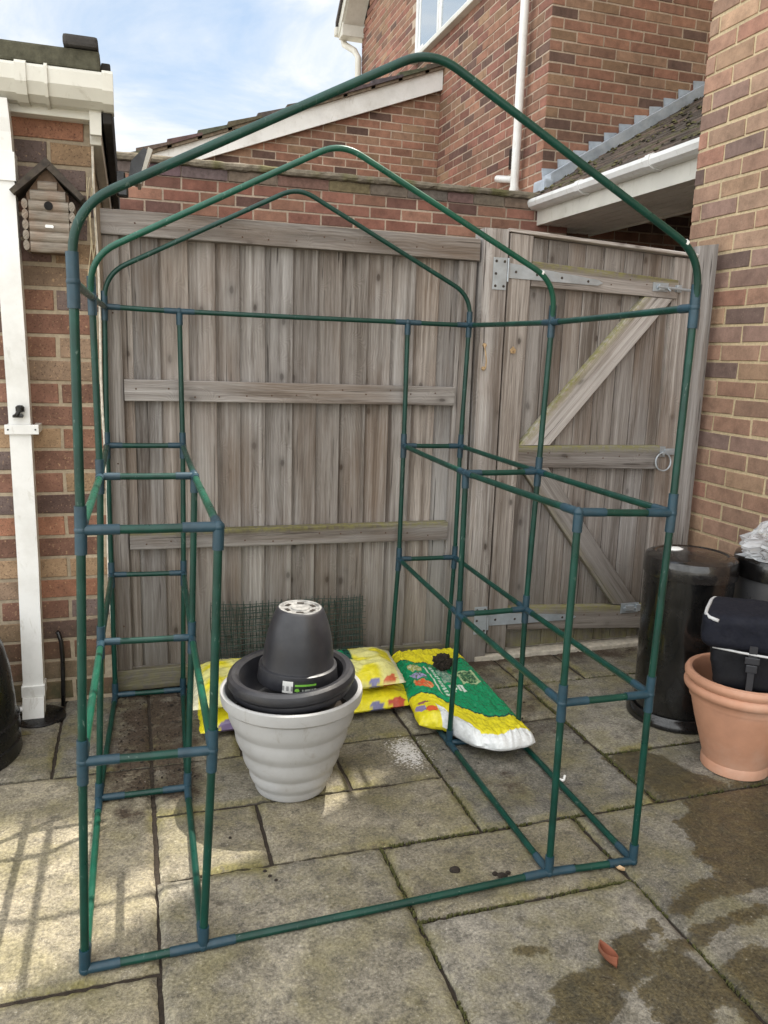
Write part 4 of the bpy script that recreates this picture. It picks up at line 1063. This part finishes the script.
gh = thing('greenhouse_frame', 'bare green tubular walk-in greenhouse frame with shelf racks and three peaked hoops', 'greenhouse frame', (.72, .75, 0))
TR, CR = .0095, .0123
def arc(p0, c, p1, rad, n=8):
    """round the corner c between p0 and p1"""
    p0, c, p1 = Vector(p0), Vector(c), Vector(p1)
    a = c + (p0 - c).normalized() * rad; b = c + (p1 - c).normalized() * rad
    return [a * (1 - t) ** 2 + c * 2 * t * (1 - t) + b * t ** 2 for t in [i / n for i in range(n + 1)]]
def rod(name, pts, mat, r=TR, seg=14):
    mb = MB(); tube(mb, pts, r, seg); return mb.build(name, mat, gh, True, 50)
for f in 'FMB':
    eL, eR = J[f + 'Le'], J[f + 'Re']; cL, ap, cR = TOP[f]
    pts = [eL] + arc(eL, cL, ap, .085) + [Vector(cL).lerp(Vector(ap), .5)] + arc(cL, ap, cR, .07) + [Vector(ap).lerp(Vector(cR), .5)] + arc(ap, cR, eR, .085) + [eR]
    rod('roof_hoop', pts, M['tube_bright'] if f == 'M' else M['tube'], r=.0090)
    for t in (.72, ):
        if f != 'B':
            q = Vector(ap).lerp(Vector(cR), .93); d = (Vector(cR) - Vector(ap)).normalized()
            mb = MB(); tube(mb, [q - d * .0035, q + d * .0035], TR - .0002, 14); mb.build('white_tag', M['white'], gh)
    for s in 'LR':
        keys = [f + s + k for k in '012e']
        rod('post', [J[k] for k in keys], M['tube'])
        keys = [f + s + 'i' + k for k in ('012e' if f == 'B' else '012')]
        rod('inner_post', [J[k] for k in keys], M['tube'])
def rail(a, b, mat='tube'): rod('rail', [J[a], J[a].lerp(J[b], .5) + Vector((0, 0, -.001)), J[b]], M[mat])
rails = []
for lv in '012':
    for s in 'LR':
        for f in 'FMB': rails.append((f + s + lv, f + s + 'i' + lv))
        for i in ('', 'i'):
            rails += [('F' + s + i + lv, 'M' + s + i + lv), ('M' + s + i + lv, 'B' + s + i + lv)]
rails += [('FLi0', 'FRi0'), ('FLe', 'MLe'), ('MLe', 'BLe'), ('FRe', 'MRe'), ('MRe', 'BRe'), ('BLe', 'BLie'), ('BLie', 'BRie'), ('BRie', 'BRe')]
bright = {('FL1', 'ML1'), ('FL2', 'ML2'), ('FL0', 'ML0'), ('FLi1', 'MLi1'), ('FLi2', 'MLi2')}  # rails in the sun, painted with the lighter green
for a, b in rails: rail(a, b, 'tube_bright' if (a, b) in bright else 'tube')
# connectors: sleeve along the post plus a stub towards each rail that meets it
nb = {}
for a, b in rails: nb.setdefault(a, []).append(b); nb.setdefault(b, []).append(a)
for k, ps in nb.items():
    p = J[k]; mb = MB()
    lv = k[-1]
    base = k[:-1]
    order = '012e'
    up = base + order[order.index(lv) + 1] if lv != 'e' and (base + order[order.index(lv) + 1]) in J else None
    dn = base + order[order.index(lv) - 1] if lv != '0' else None
    if lv == 'e' and dn not in J: dn = base + '2'
    dirs = []
    if up: dirs.append(((J[up] - p).normalized(), .05))
    elif lv == 'e' and 'i' not in k: dirs.append((Vector((0, 0, 1)), .055))
    if dn and dn in J: dirs.append(((J[dn] - p).normalized(), .05))
    for d, l_ in dirs: tube(mb, [p - d * .006, p + d * l_], CR, 14)
    for q in ps:
        d = (J[q] - p).normalized(); 
        l_ = .075 if lv == '0' or k in ('FL1', 'FL2', 'FLi1', 'FLi2', 'FR1', 'FR2', 'FRi2', 'FRi1') else .055
        tube(mb, [p, p + d * l_], CR - .0012, 14)
    bm = MB(); lathe(mb, [(0, -.0135), (.0075, -.011), (.0125, -.005), (.0135, 0), (.0125, .005), (.0075, .011), (0, .0135)], p, 14)
    mb.build('connector', M['conn'], gh, True, 40)

# ------------------------------------------------------------------ pots in the middle
pc = (.587, .665)
pw = MB()
prof = [(0, 0), (.102, 0), (.111, .004), (.116, .014), (.1175, .026), (.1195, .032), (.127, .041), (.1335, .056), (.1345, .072), (.1345, .078), (.137, .083), (.146, .094), (.1535, .113), (.156, .134), (.1568, .144), (.159, .150), (.168, .161), (.1765, .182), (.1795, .206), (.1795, .217), (.1815, .222), (.190, .234), (.1975, .254), (.2005, .278), (.200, .292),
        (.203, .297), (.214, .300), (.220, .306), (.2235, .326), (.2225, .341), (.2165, .3455), (.209, .343), (.205, .335), (.200, .30), (.19, .26), (.165, .20)]
lathe(pw, prof, (*pc, 0), 96, warp=.006)
wp = thing('plant_pot', 'large white ribbed plastic pot holding dark pots inside the frame', 'plant pot', (*pc, 0))
pw.build('pot_shell', M['potwhite'], wp, True, 32)
mb = MB()
vs = [(pc[0], pc[1], .262)]; nr = 40
for j in range(1, 7):
    for i in range(nr):
        a = 2 * pi * i / nr; r = .192 * j / 6; vs.append((pc[0] + r * cos(a), pc[1] + r * sin(a), .255 + .012 * fbm(r * 30, a * 2, 2, 3)))
fs = [(0, 1 + i, 1 + (i + 1) % nr) for i in range(nr)] + [(1 + (j - 1) * nr + i, 1 + j * nr + i, 1 + j * nr + (i + 1) % nr, 1 + (j - 1) * nr + (i + 1) % nr) for j in range(1, 6) for i in range(nr)]
mb.add(vs, fs); mb.build('compost_fill', M['compost'], wp, True)
rot = Matrix.Rotation(radians(-3.5), 3, 'Y') @ Matrix.Rotation(radians(2.0), 3, 'X')
bc = (.591, .662, .262)
bp = thing('plant_pot', 'wide black rolled-rim pot sitting tilted inside the white pot', 'plant pot', bc)
mb = MB()
prof = [(0, .01), (.13, .012), (.150, .05), (.160, .07), (.176, .075), (.185, .082), (.1885, .092), (.187, .101), (.193, .106), (.1985, .114), (.1995, .124), (.1945, .137), (.184, .144), (.172, .143), (.163, .135), (.160, .120), (.158, .09), (.150, .05), (.135, .035), (0, .03)]
lathe(mb, prof, bc, 96, mat=rot, warp=.01); mb.build('pot_shell', M['potblack'], bp, True, 34)
ic = (.605, .668, .368)
ip = thing('plant_pot', 'dark grey pot turned upside down on top of the black rimmed pot', 'plant pot', ic)
rot2 = Matrix.Rotation(radians(1.5), 3, 'Y') @ Matrix.Rotation(radians(1.5), 3, 'X')
mb = MB()
prof = [(.121, 0), (.125, .001), (.126, .006), (.1225, .040), (.1215, .0485), (.117, .051), (.1125, .052), (.111, .060), (.108, .095), (.103, .130), (.0965, .160), (.088, .190), (.079, .214), (.0735, .226), (.0700, .2315), (.066, .2335)]
lathe(mb, prof, ic, 80, mat=rot2, warp=.012); mb.build('pot_shell', M['potblack'], ip, True, 34)
mb = MB(); lathe(mb, [(.066, .2335), (.060, .2340), (.056, .2300), (.030, .2295), (.028, .233), (0, .233)], ic, 48, mat=rot2); mb.build('pot_base', M['dirtywhite'], ip)
mb = MB()
for a in [i * pi / 3 + .3 for i in range(6)]:
    x, y = .044 * cos(a), .044 * sin(a); t = Vector((-sin(a), cos(a), 0)); rr = Vector((cos(a), sin(a), 0)); c = Vector((x, y, .2312))
    q = [c + t * .011 + rr * .006, c + t * .011 - rr * .006, c - t * .011 - rr * .006, c - t * .011 + rr * .006]
    mb.add([Vector(ic) + rot2 @ p for p in q], [(0, 1, 2, 3)])
mb.build('drain_holes', M['compost'], ip)
# sticker on the inverted pot's rim: white barcode part, dark part with green writing
def patch(mb, a0, a1, z0, z1, rfun, fn, nu, nv, rot_, c0):
    vs = []; fs = []; cs = []
    for j in range(nv):
        for i in range(nu):
            o = len(vs)
            for (s, t) in ((i, j), (i + 1, j), (i + 1, j + 1), (i, j + 1)):
                a = a0 + (a1 - a0) * s / nu; z = z0 + (z1 - z0) * t / nv; r = rfun(z)
                vs.append(Vector(c0) + rot_ @ Vector((r * cos(a), r * sin(a), z))); cs.append(fn((i + .5) / nu, (j + .5) / nv))
            fs.append((o, o + 1, o + 2, o + 3))
    mb.add(vs, fs, cs)
def lab(u, v):
    if u < .30:
        return (.62, .62, .60) if not (.15 < v < .55 and int(u * 120) % 2) else (.25, .25, .25)
    if u < .36: return (.03, .03, .03)
    if v > .55 and v < .78 and hash((int(u * 26), 3)) % 4: return (.16, .42, .05)
    if .12 < v < .42 and u < .50 and (u - .43) ** 2 * 4 + (v - .27) ** 2 < .022: return (.20, .50, .06)
    if .18 < v < .34 and u > .58 and hash((int(u * 40), 5)) % 3: return (.35, .38, .35)
    return (.02, .025, .02)
ang = math.atan2(CAM[1] - ic[1], CAM[0] - ic[0])
mb = MB(); patch(mb, ang - .36, ang + .46, .004, .040, lambda z: .1272 - .0035 * z / .045 + .0015, lab, 52, 12, rot2, ic); mb.build('sticker', M['tint'], ip)

# ------------------------------------------------------------------ compost bags
YEL, CRM, GRN, DGR, WHT = (.68, .60, .02), (.66, .63, .24), (.006, .235, .095), (.01, .07, .05), (.66, .68, .68)
FONT = {'5': ["111", "100", "110", "001", "110"], '0': ["111", "101", "101", "101", "111"]}
def blob(u, v, cu, cv, ru, rv, s=0):
    return ((u - cu) / ru) ** 2 + ((v - cv) / rv) ** 2 + .5 * noise.noise(Vector((u * 24, v * 24, s))) < 1
def bagcol(u, v, q, kind):
    if kind == 'big':                                       # v: 0 near end .. 1 fence end, u: 0 left .. 1 right
        w1 = .255 + .05 * sin(u * 5.2 + .8) - .05 * u; w2 = .825 - .075 * sin(u * 3.0) + .03 * u
        if v < .048 + .012 * sin(u * 9) and u > .20: return WHT
        if u > .20 and u < .44 and v < .155 - (u - .20) * .40 + .010 * sin(u * 40): return WHT
        if v < w1 or v > w2:
            if v < .20 and u < .20:
                if blob(u, v, .06, .13, .05, .035, 1): return (.24, .20, .38)
                if blob(u, v, .15, .10, .06, .03, 2): return (.60, .10, .03)
                if blob(u, v, .10, .19, .05, .02, 4): return (.30, .12, .10)
            return YEL
        if abs(v - w1) < .012 or abs(v - w2) < .012: return DGR
        if blob(u, v, .20, .66, .085, .048, 3): return (.30, .33, .10) if noise.noise(Vector((u * 40, v * 40, 1))) > 0 else (.50, .50, .30)
        if blob(u, v, .20, .55, .085, .048, 5): return (.34, .30, .52) if noise.noise(Vector((u * 40, v * 40, 2))) > -.1 else (.10, .16, .10)
        if blob(u, v, .20, .435, .09, .055, 7): return (.66, .12, .04) if noise.noise(Vector((u * 40, v * 40, 3))) > -.15 else (.50, .30, .12)
        if .315 < u < .335 and .34 < v < .72: return (.55, .60, .50)
        if .36 < u < .395 and .36 < v < .70 and (int(v * 110) % 3): return (.50, .60, .50)
        if .42 < u < .56 and .50 < v < .66: return (.10, .22, .16) if noise.noise(Vector((u * 50, v * 50, 3))) > 0 else (.25, .34, .26)
        if .64 < u < .86 and .50 < v < .64:
            if .665 < u < .835 and .515 < v < .625: return (.03, .10, .05) if (noise.noise(Vector((u * 60, v * 60, 3))) > -.1) else (.16, .26, .12)
            return (.35, .45, .25)
        a = (u - .44) / .16; b = (v - .41) / .07                # "50"
        if 0 <= a < 1 and 0 <= b < 1:
            ch, cx_ = ('5', a / .45) if a < .45 else ('0', (a - .55) / .45)
            if 0 <= cx_ < 1 and a < .45 or a >= .55 and cx_ < 1:
                if FONT[ch][4 - int(b * 5)][min(2, int(cx_ * 3))] == '1': return (.62, .70, .62)
        return GRN
    if kind == 'top':
        if u < .035 or u > .965: return (.62, .60, .42)
        if .585 < u < .735 and v > .55: return GRN
        if .735 <= u < .765 and v > .45: return DGR
        if q < .5 and u > .78:
            if blob(u, q, .84, .22, .03, .28, 1): return (.20, .20, .36)
            if blob(u, q, .92, .26, .035, .26, 2): return (.52, .12, .05)
        return mix(YEL, CRM, sstep(-.25, .25, noise.noise(Vector((u * 9, v * 5, 2))) + .15))
    if q < .62:
        if blob(u, q, .80, .20, .035, .30, 1): return (.16, .16, .28)
        if blob(u, q, .90, .22, .045, .30, 2): return (.42, .07, .04)
        if blob(u, q, .12, .22, .05, .3, 2): return (.16, .12, .22)
    return YEL
def bag(name, label, corners, hfun, h, kind, nu=140, nv=70, z0=.0, group=None, nearfn=None):
    """corners: near-left, near-right, far-right, far-left; a puffed pillow with crimped ends"""
    A, B, C, D = [Vector(c) for c in corners]
    def xy(u, v):
        p = (A * (1 - u) + B * u) * (1 - v) + (D * (1 - u) + C * u) * v
        if nearfn: p = p + Vector((0, nearfn(u) * (1 - v) ** 1.5))
        if kind == 'big':
            k_ = max(0, (u - .86) / .14); m_ = max(0, (.07 - v) / .07); p = p + Vector((-.006 * m_ * m_ * k_, .022 * k_ * k_ * m_))
        return p
    vs = []; fs = []; cs = []
    for side in (1, 0):
        o = len(vs)
        for j in range(nv + 1):
            for i in range(nu + 1):
                u, v = i / nu, j / nv
                p = xy(u, v)
                eu = min(u, 1 - u); ev = min(v, 1 - v)
                if kind == 'big': puff = (min(1, eu / .13)) ** .42 * (min(1, ev / .055)) ** .42 if eu > 0 and ev > 0 else 0
                else: puff = (min(1, eu / .10)) ** .6 * (min(1, ev / .24)) ** .5 if eu > 0 and ev > 0 else 0
                th = h * puff * (1 + .12 * fbm(u * 3 + z0 * 9, v * 3, 1, 2))
                wr = (.0045 * (1 - abs(fbm(u * 5 + 3 * v, v * 4 - u * 3, 5 + z0, 4)) * 2.4) * puff) if side else 0
                wr += .004 * fbm(u * 16, v * 16, 3 + z0, 3) * min(1, ev * 18, eu * 18 + .2) if side else 0
                e2 = sstep(.16, 0, ev if kind == 'big' else eu)
                wr += side * .0014 * sin((u if kind == 'big' else v) * 75 + 4 * noise.noise(Vector((u * 4, v * 4, 1)))) * e2
                base = hfun(p.x, p.y) + z0
                z = base + (th * .5 if ev == 0 or eu == 0 else 0)
                mid = base + h * .36
                z = mid + (th * (.50 if kind == 'big' else .62) + wr) if side else mid - min(th * .36, h * .34)
                jx = .006 * fbm(u * 7, v * 7, 2 + z0, 3) * (1 if (ev == 0 or eu == 0) else 0)
                vs.append((p.x + jx, p.y + jx, max(z, .003)))
                edge = puff
                cs.append(bagcol(u, v, (puff if side else 0), kind) if side else (WHT if kind == 'big' and v < .1 and u > .25 else (bagcol(u, v, .2, kind) if kind != 'big' else YEL)))
        for j in range(nv):
            for i in range(nu):
                q = (o + j * (nu + 1) + i, o + j * (nu + 1) + i + 1, o + (j + 1) * (nu + 1) + i + 1, o + (j + 1) * (nu + 1) + i)
                fs.append(q if side else q[::-1])
    m = (nu + 1) * (nv + 1)
    edge = [i for i in range(nu + 1)] + [j * (nu + 1) + nu for j in range(1, nv + 1)] + [nv * (nu + 1) + i for i in range(nu - 1, -1, -1)] + [j * (nu + 1) for j in range(nv - 1, 0, -1)]
    for a, b in zip(edge, edge[1:] + edge[:1]): fs.append((a, a + m, b + m, b))
    mb = MB(); mb.add(vs, fs, cs)
    o = mb.build(name, M['film_print'], None, True, 60)
    return tag(o, label, 'compost bag', group)
flat = lambda x, y: 0.0
bag('compost_bag', 'yellow compost bag lying flat at the bottom of the pair behind the white pot', [(.33, 1.03), (1.17, 1.08), (1.19, 1.42), (.34, 1.44)], flat, .085, 'low', 100, 50, 0.0, 'yellow compost bags')
bag('compost_bag', 'pale yellow compost bag resting on top of the other one behind the white pot', [(.30, 1.05), (1.13, 1.11), (1.16, 1.45), (.34, 1.46)], flat, .085, 'top', 110, 50, .082, 'yellow compost bags')
random.seed(61)
bag('compost_bag', 'green and yellow compost bag with white end lying across the right frame rail', [(1.105, .885), (1.455, .615), (1.505, 1.50), (1.185, 1.51)], lambda x, y: .010 + .018 * sstep(1.05, 1.25, x) * 1.0, .078, 'big', 140, 300, 0.0, nearfn=lambda u: -.115 * sstep(.20, .40, u) * (1 - sstep(.5, 1.05, u)) + .0)
# clump of compost on the bag
mb = MB()
bm = bmesh.new(); bmesh.ops.create_icosphere(bm, subdivisions=5, radius=1)
for v in bm.verts:
    k_ = 1 + .42 * fbm(v.co.x * 2.2 + 3, v.co.y * 2.2, v.co.z * 2.2, 4); d_ = v.co.copy()
    v.co = Vector((1.332 + d_.x * .040 * k_, 1.235 + d_.y * .034 * k_, .128 + d_.z * .030 * k_))
mb.add([tuple(v.co) for v in bm.verts], [[v.index for v in f.verts] for f in bm.faces]); bm.free()
tag(mb.build('compost_clump', M['compost']), 'dark clump of compost sitting on the green bag', 'compost')

# rolled wire mesh against the fence
wm = MB(); random.seed(63)
def wire_layer(x0, x1, y, z0, z1, dx, dz, lean, wob):
    def P(x, z): return (x, y - lean * (z1 - z) + .004 * sin(x * 31 + wob) , z + .003 * sin(x * 17 + wob))
    x = x0
    while x <= x1 + 1e-6: tube(wm, [P(x + .003 * sin(z * 40 + wob), z) for z in [z0 + (z1 - z0) * i / 5 for i in range(6)]], .0014, 4, cap=False); x += dx
    z = z0
    while z <= z1 + 1e-6: tube(wm, [P(x0 + (x1 - x0) * i / 24, z) for i in range(25)], .0014, 4, cap=False); z += dz
wire_layer(.415, 1.068, 1.530, .10, .352, .0265, .0265, .10, 0)
wire_layer(.422, 1.060, 1.518, .098, .345, .0255, .026, .10, 1.3)
wire_layer(.45, 1.070, 1.505, .10, .338, .027, .0255, .11, 2.9)
tag(wm.build('wire_mesh', M['wire']), 'folded green wire mesh leaning on the fence behind the pots', 'wire mesh')

# ------------------------------------------------------------------ right-hand clutter
M['lid'] = plain('scuffed_black_lid', (.007, .0065, .0065), .20, .3, 14, (.085, .075, .07), .28, bumpd=.003, bscale=26, coat=.4)
M['binblack'] = plain('glossy_black_bin', (.004, .004, .0042), .24, .2, 9, (.06, .055, .05), .22, bumpd=.0012, bscale=14, coat=.3)
b1 = thing('bin', 'tall black round bin with rusty white-marked lid standing before the gate post', 'bin', (2.165, .81, 0))
mb = MB(); lathe(mb, [(0, .0), (.176, .0), (.182, .006), (.182, .020), (.172, .040), (.164, .046)], (2.160, .81, 0), 64); mb.build('foot_ring', M['binblack'], b1, True, 35)
mb = MB(); lathe(mb, [(.158, .03), (.159, .05), (.162, .30), (.166, .585)], (2.163, .81, 0), 64); mb.build('bin_body', M['binblack'], b1, True, 35)
mb = MB(); lathe(mb, [(.166, .582), (.172, .584), (.1735, .592), (.1725, .640), (.168, .652), (.154, .660), (.136, .663), (.128, .659), (.10, .664), (0, .668)], (2.165, .81, 0), 64); mb.build('lid', M['lid'], b1, True, 35)
mb = MB()
n = 18; c = Vector((2.135, .872, .668)); ring_ = []
for i in range(n):
    a = 2 * pi * i / n; r = 1 + .18 * noise.noise(Vector((cos(a) * 2, sin(a) * 2, 3))); ring_.append((c.x + .036 * r * cos(a), c.y + .026 * r * sin(a), .6655))
mb.add(ring_ + [(a_ * .6 + c.x * .4, b_ * .6 + c.y * .4, .6715) for a_, b_, _ in ring_] + [(c.x, c.y, .672)], [(i, (i + 1) % n, n + (i + 1) % n, n + i) for i in range(n)] + [(n + i, n + (i + 1) % n, 2 * n) for i in range(n)])
mb.build('white_splash', M['white'], b1, True)
b2 = thing('bin', 'second black-lidded grey bin by the brick wall with a plastic bag on top', 'bin', (2.518, .70, 0))
mb = MB(); lathe(mb, [(0, .0), (.17, .0), (.172, .03), (.176, .585)], (2.518, .70, 0), 64); mb.build('bin_body', plain('dark_grey_steel', (.11, .11, .115), .35, .15, 8, (.2, .19, .18), .3, metal=.5), b2, True, 35)
mb = MB(); lathe(mb, [(.178, .582), (.188, .584), (.1895, .592), (.1885, .645), (.184, .660), (.165, .671), (.145, .674), (0, .678)], (2.518, .70, 0), 64); mb.build('lid', M['lid'], b2, True, 35)
# crumpled film on bin 2
mb = MB(); random.seed(71)
vs = []; fs = []; n = 28; mm = 16
for j in range(mm + 1):
    for i in range(n):
        a = 2 * pi * i / n; t = j / mm
        r = .080 * (1 - .25 * t) * (1 + .45 * fbm(cos(a) * 2.3, sin(a) * 2.3, t * 3.2, 3)) * (sin(min(1, (1 - t) * 1.8) * pi / 2) ** .5 + .1)
        vs.append((2.385 + r * cos(a), .655 + r * sin(a), .672 + .135 * t * (1 + .12 * noise.noise(Vector((cos(a) * 3, sin(a) * 3, 1))))))
for j in range(mm):
    for i in range(n): fs.append((j * n + i, j * n + (i + 1) % n, (j + 1) * n + (i + 1) % n, (j + 1) * n + i))
fs.append([mm * n + i for i in range(n)])
mb.add(vs, fs); tag(mb.build('plastic_bag', M['film'], smooth=False), 'crumpled clear plastic bag on the lid of the bin by the brick wall', 'plastic bag')

tp = thing('plant_pot', 'terracotta-coloured pot with double rim holding the black cool bag', 'plant pot', (2.115, .405, 0))
tcx, tcy = 2.105, .405
mb = MB()
prof = [(0, 0), (.106, 0), (.111, .004), (.112, .03), (.108, .040), (.112, .055), (.130, .12), (.148, .185), (.160, .235), (.166, .262), (.1665, .268), (.172, .270), (.173, .283), (.1745, .286), (.178, .295), (.186, .300), (.1925, .309), (.194, .320), (.190, .331), (.184, .336), (.188, .341), (.1935, .350), (.194, .360), (.189, .370), (.180, .374), (.171, .371), (.166, .362), (.164, .33), (.155, .26), (.13, .16)]
prof = [(a, b * .935) for a, b in prof]
lathe(mb, prof, (tcx, tcy, 0), 96, warp=.004); mb.build('pot_shell', M['terra'], tp, True, 32)
mb = MB(); lathe(mb, [(0, .25), (.153, .25)], (tcx, tcy, 0), 40); mb.build('compost_fill', M['compost'], tp)

cb = thing('cool_bag', 'dark navy cool bag with pale piping and buckle resting in the terracotta pot', 'bag', (2.10, .36, .33))
def softbox(mb, c, ax, sx, sy, sz, r, seedv, seg=14, wr=.006, lip=0, taper=0, trap=0):
    """rounded soft box; ax = yaw"""
    vs = []; fs = []; R2 = Matrix.Rotation(ax, 3, 'Z')
    bm = bmesh.new(); bmesh.ops.create_cube(bm, size=2); bmesh.ops.subdivide_edges(bm, edges=bm.edges[:], cuts=seg, use_grid_fill=True)
    for v in bm.verts:
        p = v.co.copy(); q = Vector((p.x * sx, p.y * sy, p.z * sz)); inner = Vector((max(-sx + r, min(sx - r, q.x)), max(-sy + r, min(sy - r, q.y)), max(-sz + r, min(sz - r, q.z))))
        d = q - inner
        q = inner + (d.normalized() * r if d.length > 1e-6 else d)
        k = 1 + taper * (q.z / sz); q.x *= k; q.y *= k; q.x *= 1 - trap * q.y / sy
        e = wr * fbm(q.x * 9 + seedv, q.y * 9, q.z * 11, 3); nn = q.normalized(); q += nn * e
        if lip: q.z += lip * (1 - (q.x / sx) ** 2) * (1 - (q.y / sy) ** 2) * (1 if q.z > 0 else 0)
        v.co = Vector(c) + R2 @ q
    bm.verts.index_update(); mb.add([tuple(v.co) for v in bm.verts], [[v.index for v in f.verts] for f in bm.faces]); bm.free()
yaw = radians(-36)
BC = Vector((2.112, .350, 0)); Rb = Matrix.Rotation(yaw, 3, 'Z')
mb = MB(); softbox(mb, (BC.x, BC.y, .404), yaw, .155, .108, .078, .03, 1.0, wr=.008, taper=.07, trap=.05); mb.build('bag_body', M['navyshell'], cb, True)
mb = MB(); softbox(mb, (BC.x, BC.y, .528), yaw, .187, .130, .058, .03, 5.0, wr=.009, lip=.010, trap=.12); mb.build('bag_lid', M['navy'], cb, True)
def Bp(x, y, z): v = Rb @ Vector((x, y, 0)); return (BC.x + v.x, BC.y + v.y, z)
mb = MB(); tube(mb, [Bp(-.122, .126, .574), Bp(-.156, .113, .576), Bp(-.169, .07, .579), Bp(-.188, -.04, .579), Bp(-.194, -.090, .576), Bp(-.184, -.117, .573), Bp(-.158, -.130, .569)], .0060, 8); tube(mb, [Bp(-.165, -.112, .474), Bp(-.08, -.123, .470), Bp(.02, -.127, .466), Bp(.17, -.122, .468)], .004, 8); mb.build('piping', M['piping'], cb, True)
mb = MB(); x = -.025; box(mb, -.022, .022, -.004, .004, -.012, .012, b=.003); box(mb, -.017, .017, -.005, .003, -.040, -.013, b=.003); box(mb, -.010, .010, -.0035, .002, -.10, -.04); box(mb, -.012, .012, -.0035, .002, .012, .05)
mb.v = [Bp(a - .045, b_ - .124, c_ + .447) for a, b_, c_ in mb.v]; mb.build('buckle', M['potblack'], cb)
mb = MB(); vs_ = []; 
def emb(u, v):
    if .08 < u < .92 and .12 < v < .88: return (.09, .10, .10) if (abs(u - v) < .10 or abs(u - .5) + abs(v - .5) < .22 or abs(u + v - 1) < .10) else (.42, .43, .42)
    return (.36, .37, .36)
N_ = 14; fs_ = []; cs_ = []
for j in range(N_):
    for i in range(N_):
        o = len(vs_)
        for s, t in ((i, j), (i + 1, j), (i + 1, j + 1), (i, j + 1)): vs_.append(Bp(.045 + .04 * s / N_, -.1155, .338 + .04 * t / N_)); cs_.append(emb((i + .5) / N_, (j + .5) / N_))
        fs_.append((o, o + 1, o + 2, o + 3))
mb.add(vs_, fs_, cs_); mb.build('emblem', M['tint'], cb)

# ------------------------------------------------------------------ small litter
def leaf(name, label, px, py, l_, w_, ang_, col, curl=.012):
    x, y = ground(px, py); mb = MB(); vs = []; fs = []; n = 10
    for i in range(n + 1):
        t = i / n; ww = w_ * sin(pi * min(.98, max(.02, t))) ** .7
        for s in (-1, -.5, 0, .5, 1):
            a = (t - .5) * l_; b = s * ww
            vs.append((x + a * cos(ang_) - b * sin(ang_), y + a * sin(ang_) + b * cos(ang_), .004 + curl * abs(s) ** 1.6 + .006 * (t - .5) ** 2 * 4))
    for i in range(n):
        for k in range(4): fs.append((i * 5 + k, i * 5 + k + 1, (i + 1) * 5 + k + 1, (i + 1) * 5 + k))
    mb.add(vs, fs, col); return tag(mb.build(name, M['tint'], None, True), label, 'leaf')
leaf('dead_leaf', 'curled red-brown dead leaf on the damp slab at lower right', 607, 963, .062, .013, radians(100), (.26, .095, .055), .030)
leaf('dead_leaf', 'small pale tan leaf by the front right corner of the frame', 619, 871, .034, .009, radians(115), (.50, .34, .19), .008)
mb = MB(); x, y = ground(563, 781); tube(mb, [(x - .016, y + .004, .008), (x - .003, y - .006, .005), (x, y - .004, .005), (x + .012, y + .010, .012)], .0045, 6)
tag(mb.build('plastic_clip', M['white']), 'tiny white plastic clip lying beside the right base rail', 'clip')
for (px, py, s, nm) in ((437, 887, 1, 'd'),):
    pass

# ------------------------------------------------------------------ render settings
vs_ = scene.view_settings
vs_.view_transform = 'Standard'; vs_.look = 'None'; vs_.gamma = 1; vs_.exposure = .56; vs_.use_curve_mapping = False
scene.render.engine = 'CYCLES'
scene.render.resolution_x = 768; scene.render.resolution_y = 1024
scene.cycles.max_bounces = 6; scene.cycles.diffuse_bounces = 4
